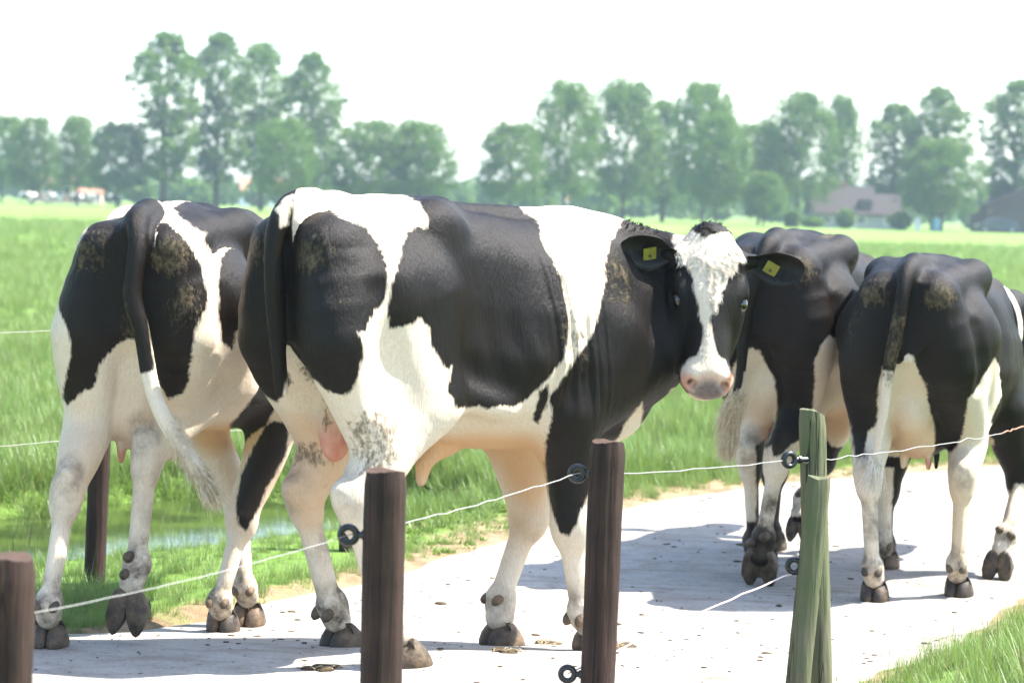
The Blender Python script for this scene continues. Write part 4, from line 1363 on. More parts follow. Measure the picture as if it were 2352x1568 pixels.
    c.dark = [(tuple(p(.505, .058, -.036)), .02, 1), (tuple(p(.505, -.058, -.036)), .022, 1), (tuple(p(.525, 0, -.118)), (.03, .05, .008), .8),
              (tuple(p(.222, .112, -.05)), (.04, .03, .028), .85), (tuple(p(.222, -.112, -.05)), (.04, .03, .028), .85)]
    c.finish(coat)
    fw = V(1, 0, 0)
    def hoof(leg, pos, fwd=(1, .1, 0), up=(0, 0, 1), mat=MAT_HOOF, sc=1.28):
        hoof_part(c.root, B(pos), B(fwd), B(up), mat, sc, B(leg['ft'] - V(0, 0, .01)), B(leg['back']))
    hoof(RHl, (.285, .24, .0), (1, .15, 0))
    hoof(LHl, (.40, -.22, -.03), (1, -.05, 0))
    hoof(RFl, (1.115, .25, -.035), (1, .1, 0), mat=MAT_HOOF_PALE)
    hoof(LFl, (1.045, -.14, -.075), (1, .1, -.05), (.05, 0, 1), mat=MAT_HOOF_PALE)
    # eyes, ears, tags
    for q in (1, -1):
        e = mesh_part('eye', sphere_geo(.025), MAT_EYE, c.root, Matrix.Translation(Vector(B(p(.222, q * .102, -.053)))))
        out = s_ * q
        base = p(.065, q * .122, -.062)
        im = 1 if out @ cr > 0 else -1       # which side of the face, seen from the front
        dirv = out * 1.0 + n * (.10 if im > 0 else .28) + (d * .12 if im > 0 else -d * .05)
        face = n * .9 + d * .75 - out * .1
        Mx = frame_mat(B(base), B(dirv), B(face))
        ear = mesh_part('ear', ear_geo(.20, .128, .05), MAT_EAR, c.root, Mx)
        ydn = -1 if Mx[2][1] > 0 else 1
        # tag hangs on the inner face of the ear
        tb = MB()
        tb.box((0, 0, 0), (.046, .054, .003))
        v = [Vector(x) for x in tb.v]
        tb.v = []
        Mt = Mx @ Matrix.Translation((.085, ydn * .018, .006)) @ Matrix.Rotation(R(-8), 4, 'Y') @ Matrix.Rotation(R(90 * ydn - 20 * q), 4, 'Z') @ Matrix.Scale(.98, 4)
        tgm = MB()
        prof = [(-.026, -.024), (.018, -.024), (.027, -.012), (.027, .012), (.018, .024), (-.026, .024)]
        n6 = len(prof)
        tgm.add([(x, y, z) for z in (-.0015, .0015) for x, y in prof], [tuple(range(n6 - 1, -1, -1)), tuple(range(n6, 2 * n6))] + [(i, (i + 1) % n6, n6 + (i + 1) % n6, n6 + i) for i in range(n6)])
        tgm.v = [tuple(Mt @ Vector(x)) for x in tgm.v]
        tg = tgm.build('ear_tag', MAT_TAG, ear)
        pin = MB().tube([Mt @ Vector((.004, 0, .001)), Mt @ Vector((.004, 0, .006))], .0055, 10).build('tag_stud', MAT_TAGPIN, tg, False)
    # curly forelock, poll tuft, dewlap and sheath fringe
    me = c.body.data
    vn = np.empty(len(me.vertices) * 3, np.float32); me.vertices.foreach_get('normal', vn); vn = vn.reshape(-1, 3) * [1, -1, 1]
    po = p(0, 0, 0); rel = (c.v - po) / 1.05
    hx, hs, hn = rel @ d, rel @ s_, rel @ n
    front = (vn @ n > .1) & (c.part == HEAD)
    r = np.random.default_rng(4)
    def locks(mask, count, length, width, mat, name, lift, curl, grav, down=.8):
        ids = np.flatnonzero(mask)
        if not len(ids): return
        per = 22
        seeds = r.choice(ids, max(1, count // per))
        roots, dirs, sides, phases = [], [], [], []
        for i in seeds:
            sw = vnoise(c.v[i] * 13) * 1.7; sw2 = vnoise(c.v[i] * 13 + 9.3)
            dr = nrm(vn[i] * lift + d * (down + .6 * sw2) + s_ * sw * .8 + r.normal(0, .15, 3))
            sdv = r.normal(0, 1, 3); ph = r.uniform(0, 6.28)
            tang = np.cross(vn[i], dr)
            for k in range(per):
                q = c.v[i] - vn[i] * .003 + tang * r.normal(0, .0042) + dr * r.normal(0, .004)
                roots.append(B(q)); dirs.append(B(dr)); sides.append(sdv); phases.append(ph)
        mesh_part(name, strands_geo(roots, dirs, length, width, grav, curl, 6, r, True, 1.1, sides, phases, .07), mat, c.root)
    wsel = np.interp(c.w, [-1, 1], [-1, 1])
    locks(front & (hx > .015) & (hx < .25) & (wsel > .003), 8000, .034, .0016, MAT_WHITE_HAIR, 'forelock', .06, .10, .0)
    locks(front & (hx > .26) & (hx < .42) & (wsel > .006), 1200, .014, .0014, MAT_WHITE_HAIR, 'face_hair', .04, .04, .1, 1.0)
    locks((c.part == HEAD) & (hx < .04) & (hx > -.08) & (np.abs(hs) < .09) & (wsel < 0), 3600, .02, .0014, MAT_BLACK_HAIR, 'poll_tuft', .25, .10, .3, .5)
    locks((c.v[:, 2] < .545) & (np.abs(c.v[:, 0] - .53) < .08) & (np.abs(c.v[:, 1]) < .08), 44, .035, .0009, MAT_BLACK_HAIR, 'sheath_hair', .3, .3, .8, .2)
    locks((c.part == HEAD) & (c.v[:, 2] > 1.375) & (c.v[:, 0] > 1.0) & (c.v[:, 0] < 1.5) & (hx > -.5) & (wsel < 0), 2400, .010, .0012, MAT_BLACK_HAIR, 'neck_crest_hair', .35, .05, .2, .0)
    c.p, c.d, c.s_, c.n = p, d, s_, n
    return c
# ================================================================== the other cattle
def hoof_at(c, leg, pos, fwd=(1, 0, 0), up=(0, 0, 1), mat=MAT_HOOF, sc=1.2):
    return hoof_part(c.root, B(pos), B(fwd), B(up), mat, sc, B(leg['ft'] + .15 * (leg['cor'] - leg['ft'])), B(leg['back']))

def plain_head(c, hb, base=(1.8, 1.27), dirb=0.0, drop=.62, tags=False, big=.98):
    o = c.o
    a, z = base
    o.chain([(1.22, 0, 1.12), (1.5, hb * .35, 1.14), (a - .08, hb * .9, z - .07)], [.215, .165, .105], .08, HEAD)
    o.chain([(1.35, 0, .90), (1.55, hb * .4, .98), (a, hb, z - .16)], [.14, .10, .07], .08, HEAD)
    d = nrm(V(1, dirb, -drop)); n = nrm(V(drop, 0, 1))
    p, d, s_, n = head_ops(o, (a, hb, z), d, n, big)
    return p, d, s_, n

def head_parts(c, p, d, s_, n, lift=.25):
    for q in (1, -1):
        mesh_part('eye', sphere_geo(.02, 14, 9), MAT_EYE, c.root, Matrix.Translation(Vector(B(p(.222, q * .094, -.058)))))
        Mx = frame_mat(B(p(.065, q * .12, -.085)), B(s_ * q - n * .1 - d * lift), B(d * .3 + n * .9))
        ear = mesh_part('ear', ear_geo(.21, .14, .05), MAT_EAR, c.root, Mx)

def udder(o, c, r, teats, top=None):
    o.ell(c, r, .03, UDDER)
    if top is not None: o.ell(top[0], top[1], .03, UDDER)
    for t in teats:
        t = V(*t)
        o.cone(t, t - V(0, 0, .055), .017, .011, .015, UDDER)

def switch(c, pts, n, length, width, mat, spread=.035, seed=5, grav=.5, name='tail_switch', curl=.03):
    r = np.random.default_rng(seed)
    pts = [V(*q) for q in pts]
    roots, dirs = [], []
    for i in range(n):
        t = r.uniform(0, len(pts) - 1.001); k = int(t); f = t - k
        q = pts[k] * (1 - f) + pts[k + 1] * f
        dr = nrm(pts[k + 1] - pts[k])
        roots.append(B(q + r.normal(0, spread * .35, 3))); dirs.append(B(nrm(dr + r.normal(0, .12, 3))))
    return mesh_part(name, strands_geo(roots, dirs, length, width, grav, curl, 6, r), mat, c.root, None, True)

def mud_feet(legs, amt=.9):
    return [((l['ft'][0], l['ft'][1], l['ft'][2] - .01), (.13, .13, .15), amt) for l in legs] + [(tuple(l['pt']), (.07, .08, .13), .55) for l in legs if 'pt' in l]

def make_cow_left(coat):
    c = Cow('cow', 'black and white cow walking away at far left, pale tail tip swinging right', -1.22, 7.85, 80, 0, .0085, 'dairy cows walking along the road', scale=.972)
    o = c.o
    st = base_torso(o, 1.0, 1.0)
    K = dict(lk=1.0, mk=1.02)
    l1 = hind_leg(o, -1, LH, (.30, -.19, .86), (-.09, -.19, .50), (-.15, -.225, .15), (-.135, -.228, .10), **K)
    l2 = hind_leg(o, 1, RH, (.46, .17, .87), (.11, .02, .615), (.055, .01, .265), (.03, .0, .205), **K)
    l3 = fore_leg(o, 1, RF, (1.06, .215, .74), (1.0, .095, .29), (.95, .03, .0), (.97, .03, -.035), **K)
    l4 = fore_leg(o, -1, LF, (1.1, -.16, .74), (1.18, .03, .31), (1.17, .065, .02), (1.19, .07, -.02), **K)
    for s in (1, -1):
        o.chain([(.46, s * .2, .87), (.58, s * .23, .83), (.72, s * .25, .80)], [.055, .03, .03], .07)
    udder(o, (.235, -.045, .80), (.17, .13, .175), [(.16, -.09, .655), (.2, .03, .65), (.32, -.1, .65), (.32, .04, .65)], ((.15, -.03, .93), (.10, .10, .14)))
    tl = [(.08, .0, 1.435), (-.03, .012, 1.415), (-.085, .035, 1.32), (-.105, .03, 1.17), (-.105, .062, 1.06), (-.105, .098, .88), (-.115, .145, .78), (-.12, .2, .70), (-.13, .265, .62), (-.135, .31, .56)]
    o.chain(tl, [.035, .038, .034, .030, .027, .024, .025, .029, .027, .012], .025, TAIL)
    p, d, s_, n = plain_head(c, .05)
    c.mesh(st, (-.32, -.46, -.14), (2.35, .46, 1.56))
    c.view = (-.97, .17)
    c.tan = [((.3, -.02, .78), (.3, .2, .28), .75), ((.9, 0, .62), (.5, .3, .14), .9), ((-.05, -.17, .6), (.14, .1, .3), .35), ((1.0, .1, .5), (.2, .2, .3), .4)]
    c.pink = [((.17, -.09, .60), (.05, .05, .06), .9), ((.2, -.03, .92), (.12, .1, .12), .35)]
    c.dirt = [((-.02, .13, 1.30), (.1, .09, .1), .75), ((-.02, -.13, 1.30), (.1, .1, .12), .5), ((-.0, .17, 1.13), (.1, .1, .12), .6), ((-.1, .0, 1.05), (.07, .07, .22), .75), ((.0, -.2, 1.15), (.1, .1, .2), .3)]
    c.grime = mud_feet([l1, l2, l3, l4], .85) + [((-.09, -.2, .48), (.1, .1, .14), .5), ((.1, .04, .5), (.1, .1, .2), .35)]
    c.finish(coat)
    hoof_at(c, l1, (-.115, -.23, 0), (1, -.1, 0))
    hoof_at(c, l2, (-.012, -.008, .105), (-.1, -.05, -1), (1, 0, -.1), sc=1.36)
    hoof_at(c, l3, (1.0, .03, -.125), (1, .0, 0), mat=MAT_HOOF_PALE)
    hoof_at(c, l4, (1.21, .07, -.13), (1, .0, 0), mat=MAT_HOOF_PALE)
    head_parts(c, p, d, s_, n)
    switch(c, [(-.115, .145, .78), (-.12, .2, .70), (-.13, .265, .62), (-.135, .30, .57)], 2600, .10, .002, MAT_BLOND_HAIR, .028, 5, .12, curl=.015)
    return c

def make_cow_right(coat):
    c = Cow('cow', 'mostly black cow walking away at far right, near foreleg lifted with sole showing', 1.59, 9.82, 71, -.13, .0092, 'dairy cows walking along the road', scale=.968)
    o = c.o
    st = base_torso(o, .98, 1.04)
    K = dict(lk=1.05, mk=1.04, SL=.98)
    l1 = hind_leg(o, -1, LH, (.38, -.19, .86), (.06, -.15, .525), (.10, -.125, .15), (.125, -.12, .10), **K)
    l2 = hind_leg(o, 1, RH, (.60, .20, .84), (.34, .205, .515), (.40, .185, .15), (.43, .185, .10), **K)
    l3 = fore_leg(o, 1, RF, (1.14, .25, .76), (1.26, .33, .42), (1.10, .30, .20), (1.06, .285, .13), **K)
    l4 = fore_leg(o, -1, LF, (1.08, -.19, .74), (1.10, -.26, .36), (1.08, -.25, .12), (1.11, -.25, .09), **K)
    for s in (1, -1):
        o.chain([(.5, s * .2, .87), (.6, s * .23, .83), (.74, s * .25, .80)], [.055, .03, .03], .07)
    udder(o, (.40, 0, .745), (.2, .15, .15), [(.32, -.05, .62), (.32, .06, .62), (.46, -.06, .61), (.46, .07, .61)], ((.22, .0, .86), (.11, .10, .16)))
    tl = [(.08, .0, 1.435), (-.03, .0, 1.415), (-.085, -.005, 1.33), (-.095, -.02, 1.2), (-.09, -.055, 1.0), (-.085, -.065, .86), (-.08, -.085, .72), (-.07, -.10, .60)]
    o.chain(tl, [.036, .038, .033, .029, .025, .022, .019, .016], .025, TAIL)
    p, d, s_, n = plain_head(c, .21, (1.84, 1.27), .05, .55)
    c.mesh(st, (-.25, -.46, -.02), (2.45, .62, 1.56))
    c.view = (-.93, .32)
    c.tan = [((.4, 0, .75), (.35, .25, .26), .7), ((.9, 0, .62), (.6, .3, .16), .8), ((.35, .2, .4), (.14, .1, .3), .35)]
    c.pink = [((.32, .05, .57), (.05, .05, .06), .7), ((.34, 0, .64), (.1, .1, .06), .35)]
    c.dirt = [((-.02, .13, 1.31), (.1, .09, .08), .85), ((-.02, -.13, 1.31), (.1, .1, .09), .7), ((-.0, -.2, 1.15), (.1, .1, .16), .35), ((-.1, -.03, 1.1), (.07, .07, .25), .6)]
    c.grime = mud_feet([l1, l2, l3, l4], .8) + [((.08, -.14, .4), (.1, .1, .2), .75)]
    c.finish(coat)
    hoof_at(c, l1, (.145, -.12, 0), (1, 0, 0))
    hoof_at(c, l2, (.455, .19, 0), (1, .1, 0))
    hoof_at(c, l3, (1.0, .275, .06), (-.25, -.05, -1), (1, .1, -.2), sc=1.35)
    hoof_at(c, l4, (1.13, -.25, 0), (1, .0, 0), mat=MAT_HOOF_PALE)
    head_parts(c, p, d, s_, n, 1.1)
    # neck strap
    ring = []
    cc = V(1.62, .12, 1.12); axn = nrm(V(1, .35, .12)); e1 = nrm(np.cross(axn, V(0, 0, 1))); e2 = np.cross(e1, axn)
    for k in range(33):
        t = 2 * math.pi * k / 32
        ring.append(B(cc + e1 * math.cos(t) * .155 + e2 * math.sin(t) * .215))
    axb = B(axn)
    v = []
    for q in ring:
        for wv, th in ((-.022, 0), (.022, 0), (.022, .004), (-.022, .004)):
            rad = nrm(q - B(cc)); v.append(tuple(q + axb * wv + rad * th))
    f = [(i * 4 + j, (i + 1) * 4 + j, (i + 1) * 4 + (j + 1) % 4, i * 4 + (j + 1) % 4) for i in range(32) for j in range(4)]
    MB().add(v, f).build('neck_strap', MAT_STRAP, c.root, False)
    switch(c, [(-.072, -.095, .64), (-.07, -.10, .60)], 260, .14, .003, MAT_WHITE_HAIR, .03, 8, .5)
    return c

def make_cow_middle(coat):
    c = Cow('cow', "dark cow walking away behind the bull's face, blond tail tuft hanging", 1.07, 10.25, 71, -.13, .0092, 'dairy cows walking along the road', scale=1.025)
    o = c.o
    st = base_torso(o, .98, 1.02)
    K = dict(lk=1.05, mk=1.04, SL=.98)
    l1 = hind_leg(o, -1, LH, (.44, -.18, .86), (.20, -.10, .50), (.26, -.085, .16), (.295, -.085, .10), **K)
    l2 = hind_leg(o, 1, RH, (.40, .17, .87), (.06, .05, .53), (.03, .01, .21), (.03, .0, .13), **K)
    l3 = fore_leg(o, 1, RF, (1.12, .13, .76), (1.22, .0, .42), (1.12, -.06, .25), (1.07, -.065, .18), **K)
    l4 = fore_leg(o, -1, LF, (1.08, -.19, .74), (1.12, -.2, .36), (1.1, -.2, .09), (1.12, -.2, .05), **K)
    for s in (1, -1):
        o.chain([(.5, s * .2, .87), (.6, s * .23, .83), (.74, s * .25, .80)], [.055, .03, .03], .07)
    udder(o, (.34, -.03, .77), (.2, .12, .15), [(.28, -.06, .64), (.28, .02, .64), (.42, -.06, .63), (.42, .04, .63)], ((.19, -.02, .87), (.11, .10, .16)))
    tl = [(.08, .0, 1.435), (-.03, .0, 1.415), (-.085, -.02, 1.33), (-.10, -.06, 1.2), (-.09, -.075, 1.04), (-.085, -.085, .86), (-.08, -.12, .72), (-.07, -.13, .62)]
    o.chain(tl, [.035, .037, .032, .028, .024, .022, .02, .014], .025, TAIL)
    p, d, s_, n = plain_head(c, -.05)
    c.mesh(st, (-.25, -.46, -.02), (2.45, .46, 1.56))
    c.view = (-.96, .27)
    c.tan = [((.34, 0, .77), (.3, .2, .26), .7), ((.9, 0, .62), (.6, .3, .16), .8)]
    c.pink = [((.28, 0, .62), (.12, .12, .07), .5)]
    c.dirt = [((-.02, .13, 1.31), (.1, .09, .1), .7), ((.5, .15, 1.46), (.25, .05, .05), .8), ((.48, .24, 1.3), (.1, .1, .1), .6)]
    c.grime = mud_feet([l1, l2, l3, l4], 1) + [((.04, .02, .3), (.1, .1, .16), .9)]
    c.finish(coat)
    hoof_at(c, l1, (.32, -.085, 0), (1, 0, 0))
    hoof_at(c, l2, (.02, -.005, .07), (.3, 0, -.9), (.9, .0, .3), sc=1.45)
    hoof_at(c, l3, (1.03, -.065, .12), (-.2, .0, -1), (1, 0, -.2), sc=1.1)
    hoof_at(c, l4, (1.15, -.2, 0), (1, .0, 0))
    head_parts(c, p, d, s_, n)
    switch(c, [(-.085, -.085, .80), (-.08, -.12, .72), (-.07, -.13, .60)], 2800, .09, .002, MAT_BLOND_HAIR, .05, 9, .5, curl=.05)
    return c
def herd():
    o = Ops(); st = base_torso(o, 1.0, 1.05)
    for s in (1, -1):
        hind_leg(o, s, RH, (.40, s * .19, .86), (.10, s * .19, .53), (.14, s * .18, .14), (.17, s * .18, .05))
        fore_leg(o, s, RF, (1.1, s * .2, .74), (1.12, s * .18, .38), (1.1, s * .18, .1), (1.12, s * .18, .03))
    o.chain([(1.22, 0, 1.12), (1.55, 0, 1.0), (1.75, .0, .72)], [.215, .16, .11], .08, HEAD)
    head_ops(o, (1.78, 0, .72), V(.45, 0, -1), V(1, 0, .45))
    o.chain([(.0, 0, 1.44), (-.1, 0, 1.3), (-.1, 0, .8), (-.1, 0, .5)], [.04, .035, .03, .04], .03, TAIL)
    v, f = build_field(o, st, (-.3, -.5, -.05), (2.4, .5, 1.6), .035)
    m, nt, b = new_mat('far_coat'); t = NT(nt)
    oi = t.n('ShaderNodeObjectInfo')
    vec = t.n('ShaderNodeVectorMath', operation='ADD'); t.L.new(t.obj(), vec.inputs[0])
    sc = t.n('ShaderNodeVectorMath', operation='SCALE'); t.L.new(oi.outputs['Location'], sc.inputs[0]); sc.inputs['Scale'].default_value = 3.1
    t.L.new(sc.outputs[0], vec.inputs[1])
    c = t.mix(t.mapr(t.noise(1.7, 2, vec.outputs[0]), .48, .52), (.015, .014, .014), (.75, .71, .66))
    t.L.new(c, b.inputs['Base Color']); b.inputs['Roughness'].default_value = .7
    me = np_mesh('grazing_cow', v, f, m)
    rg = np.random.default_rng(12)
    for x in (-57.3, -56.0, -54.4, -53.2, -52.2, -51.2, -50.2, -49.0, -47.9, -46.6):
        q = link(bpy.data.objects.new('grazing_cow', me))
        q.location = (x, rg.uniform(276, 300), -.13); q.rotation_euler = (0, 0, rg.uniform(0, 6.28))
        tag(q, 'tiny black and white cow of the herd grazing far off at left', 'cow', 'herd far across the meadow')
herd()
# ================================================================== fence along the road
def wood_material(name, dark, light, green=None):
    m, nt, b = new_mat(name)
    t = NT(nt); v = t.obj()
    gr = t.noise(1.0, 6, t.mapping(v, (46, 46, 2.6)), .65, dist=.4)
    bl = t.noise(6, 4, v)
    c = t.mix(t.mapr(gr, .3, .7), dark, light)
    if green: c = t.mix(t.math('MULTIPLY', t.mapr(bl, .35, .6), .75), c, green)
    else: c = t.mix(t.math('MULTIPLY', t.mapr(bl, .45, .65), .5), c, tuple(q * .5 for q in dark))
    crack = t.noise(1.0, 2, t.mapping(v, (26, 26, 1.1), (0, 0, 0), (4, 2, 0)), .4, dist=.2)
    ck = t.mapr(t.math('ABSOLUTE', t.math('SUBTRACT', crack, .5)), .012, .0)
    c = t.mix(t.math('MULTIPLY', ck, .8), c, (.012, .009, .007))
    t.L.new(c, b.inputs['Base Color'])
    b.inputs['Roughness'].default_value = .82
    b.inputs['Specular IOR Level'].default_value = .25
    n1 = t.bump(gr, .9, .012)
    t.L.new(t.bump(t.math('MULTIPLY', ck, -1.0), .8, .012, n1), b.inputs['Normal'])
    return m
MAT_POST = wood_material('red_brown_stained_wood', (.017, .010, .008), (.060, .033, .024))
MAT_GREENPOST = wood_material('weathered_green_wood', (.07, .066, .038), (.17, .16, .105), (.085, .105, .045))
MAT_POSTEND = simple_mat('sawn_end', (.075, .05, .038), .9, 30, .3, .1, .004)
MAT_INS = simple_mat('black_plastic', (.008, .008, .009), .35, 30, .2, .5)
MAT_WIRE = simple_mat('white_rope_wire', (.34, .335, .32), .7, 60, .2)
MAT_RUST = simple_mat('rusty_wire', (.36, .17, .11), .7, 20, .4)
MAT_PINKWIRE = simple_mat('pink_white_rope', (.74, .58, .56), .6, 60, .2)

def post(label, bot, top, r, mat, slant=None, seed=0, name='fence_post', cat='post'):
    root = empty(name, bot); tag(root, label, cat, 'fence posts')
    rg = np.random.default_rng(seed)
    d = Vector(top) - Vector(bot); L = d.length
    q = d.normalized()
    a = q.orthogonal().normalized(); b = q.cross(a)
    n, m = 36, 30
    v, f = [], []
    ph = rg.uniform(0, 6.28, 3)
    cracks = [(rg.uniform(0, 6.28), rg.uniform(.0, .5), rg.uniform(.5, 1.0), rg.uniform(.04, .09)) for _ in range(3)]
    cracks.append((-a.angle(Vector((0, -1, 0))) + .3, .3, 1.0, .07))
    for i in range(m + 1):
        t = i / m
        t = min(t, 1)
        ch = 1.0 if i < m else .90
        for k in range(n):
            th = 2 * math.pi * k / n
            rr = r * ch * (1 + .022 * math.sin(2 * th + ph[0] + 2 * t) + .018 * math.sin(3 * th + ph[1]) + .012 * math.sin(9 * t + ph[2] + th))
            for c0, t0, t1, dp in cracks:
                da = (th - c0 + .25 * (t - .5) + math.pi) % (2 * math.pi) - math.pi
                if t0 <= t <= t1: rr *= 1 - dp * math.exp(-(da / .13) ** 2)
            rr *= 1 + .006 * rg.normal()
            zz = L * t if i < m else L + .006
            if i >= m - 1: zz += .004 * math.sin(2 * th + ph[2]) + .0008 * rg.normal()
            off = a * (math.cos(th) * rr) + b * (math.sin(th) * rr)
            if slant and i >= m - 1: zz += slant * (off.x) / r
            v.append(tuple(q * zz + off))
        if False: pass
    for i in range(m):
        for k in range(n):
            f.append((i * n + k, i * n + (k + 1) % n, (i + 1) * n + (k + 1) % n, (i + 1) * n + k))
    MB().add(v, f).build('shaft', mat, root, True)
    e = [Vector(p) for p in v[-n:]]
    c = sum(e, Vector()) / n
    MB().add([tuple(p) for p in e] + [tuple(c + q * .002)], [(k, (k + 1) % n, n) for k in range(n)]).build('sawn_top', MAT_POSTEND if mat is MAT_POST else mat, root)
    return root

def insulator(root, ring, side, face=(0, -1, 0)):
    """screw-in ring insulator: eye at ring, shaft running to the post side (world points)"""
    o = root.location
    ring = Vector(ring) - o; side = Vector(side) - o
    ax = (side - ring).normalized()
    nn = Vector(face); nn = (nn - ax * nn.dot(ax)).normalized(); bb = ax.cross(nn)
    mb = MB()
    N, Mq, Rr, rr = 20, 10, .0195, .0088
    v, f = [], []
    for i in range(N):
        t = 2 * math.pi * i / N
        dirr = ax * math.cos(t) + bb * math.sin(t)
        for j in range(Mq):
            u = 2 * math.pi * j / Mq
            v.append(tuple(ring + dirr * (Rr + rr * math.cos(u)) + nn * (rr * math.sin(u) * 1.15)))
    for i in range(N):
        for j in range(Mq):
            f.append((i * Mq + j, i * Mq + (j + 1) % Mq, ((i + 1) % N) * Mq + (j + 1) % Mq, ((i + 1) % N) * Mq + j))
    mb.add(v, f)
    ins = mb.build('insulator', MAT_INS, root, True)
    L = (side - ring).length
    pts = [ring + ax * (Rr + .004), ring + ax * (Rr + .012), ring + ax * (Rr + .013), ring + ax * (Rr + .02), ring + ax * (Rr + .021), side + ax * .02]
    MB().tube(pts, [.009, .009, .0125, .0125, .007, .007], 10).build('screw_shaft', MAT_INS, ins, False)

F0 = post('blurred brown fence post cut by the lower left corner', (-1.022, 4.9, -.05), (-1.012, 4.9, .715), .062, MAT_POST, seed=1)
PA = post("brown fence post in front of the bull's hind leg", (-.296, 5.9, -.05), (-.298, 5.9, .80), .0505, MAT_POST, seed=2)
PB = post("brown fence post in front of the bull's foreleg", (.270, 6.9, -.05), (.281, 6.9, .79), .050, MAT_POST, seed=3)
PC = post('taller green weathered stake of the crossed pair', (.978, 7.43, -.05), (.922, 7.43, .85), .0415, MAT_GREENPOST, slant=-.012, seed=4)
PD = post('shorter green stake leaning across the taller one', (.886, 7.30, -.05), (.934, 7.30, .662), .0375, MAT_GREENPOST, seed=5)
PE = post('dark post in the grass behind the left cow', (-1.66, 9.76, -.25), (-1.63, 9.76, 1.0), .042, MAT_POST, seed=6)
PF = post('dark post in the grass hidden behind the bull', (-.72, 11.0, -.25), (-.70, 11.0, .75), .042, MAT_POST, seed=7)
insulator(PA, (-.385, 5.9, .647), (-.345, 5.9, .648))
insulator(PB, (.196, 6.9, .703), (.234, 6.9, .703))
insulator(PB, (.185, 6.9, .128), (.226, 6.9, .128))
insulator(PC, (.850, 7.36, .712), (.890, 7.38, .712))
insulator(PD, (.868, 7.3, .397), (.882, 7.3, .397))

def wire(label, pts, r, mat, sag=.02, kink=.004, seed=0, twist=False, name='fence_wire'):
    rg = np.random.default_rng(seed)
    P = []
    pts = [np.array(p, float) for p in pts]
    for a, b in zip(pts[:-1], pts[1:]):
        n = max(8, int(np.linalg.norm(b - a) / .05))
        for k in range(n):
            t = k / n
            P.append(a * (1 - t) + b * t - np.array([0, 0, sag * 4 * t * (1 - t)]) + rg.normal(0, kink, 3) * np.array([.3, .3, 1]))
    P.append(pts[-1])
    o = MB().tube(P, r, 6).build(name, mat, None, True)
    tag(o, label, 'wire', 'fence wires')
    return o
wire('white fence cord between the near left post and the post before the hind leg', [(-1.03, 4.84, .60), (-.385, 5.9, .647)], .0010, MAT_WIRE, .015, .001, 1)
wire('white fence cord between the two brown posts before the bull', [(-.385, 5.9, .647), (.196, 6.9, .703)], .0014, MAT_WIRE, .012, .0014, 2)
wire('white fence cord from the foreleg post to the green stakes', [(.196, 6.9, .703), (.850, 7.36, .712)], .0017, MAT_WIRE, .012, .0018, 3)
wire('thin kinked wire running right from the green stakes', [(.850, 7.36, .712), (.96, 7.42, .712), (1.70, 8.4, .718)], .0016, MAT_WIRE, .008, .0028, 4)
wire('rust red end of the kinked wire at the right edge', [(1.70, 8.4, .718), (1.82, 8.6, .732), (2.6, 9.8, .74)], .003, MAT_RUST, .0, .003, 5)
wire('pinkish lower fence cord tied to the shorter green stake', [(.868, 7.3, .378), (.602, 7.1, .294), (.185, 6.9, .128)], .0028, MAT_PINKWIRE, .0, .0015, 6)
wire('upper thin wire behind the left cow', [(-4.2, 5.6, .93), (-1.63, 9.72, .92), (-.70, 10.96, .70)], .0012, MAT_WIRE, .0, .0006, 7)
wire('lower thin wire on the dark post behind the left cow', [(-4.2, 5.6, .50), (-1.64, 9.72, .485), (-.71, 10.96, .45)], .0014, MAT_WIRE, .0, .0006, 8)
# ================================================================== grass (stuff nobody could count)
def grass_material(name, c_root, c_tip, trans=.42):
    m, nt, b = new_mat(name)
    t = NT(nt)
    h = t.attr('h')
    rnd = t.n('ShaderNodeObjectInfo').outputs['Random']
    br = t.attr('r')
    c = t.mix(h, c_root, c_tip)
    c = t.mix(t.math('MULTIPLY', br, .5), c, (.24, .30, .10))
    c = t.mix(t.mapr(br, .93, .96), c, (.26, .20, .10))
    c = t.mix(t.math('MULTIPLY', t.mapr(t.noise(.5, 3, t.pos()), .42, .68), .45), c, (.105, .20, .045))
    t.L.new(c, b.inputs['Base Color'])
    b.inputs['Roughness'].default_value = .42
    b.inputs['Specular IOR Level'].default_value = .45
    tr = t.n('ShaderNodeBsdfTranslucent')
    t.L.new(t.mix(.35, c, (.22, .33, .06)), tr.inputs[0])
    mx = t.n('ShaderNodeMixShader'); mx.inputs[0].default_value = trans
    t.L.new(b.outputs[0], mx.inputs[1]); t.L.new(tr.outputs[0], mx.inputs[2])
    t.L.new(mx.outputs[0], nt.nodes['Material Output'].inputs[0])
    return m
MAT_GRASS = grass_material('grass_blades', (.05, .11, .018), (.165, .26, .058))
MAT_STALK = simple_mat('seed_stalk', (.42, .33, .20), .8, 20, .3)

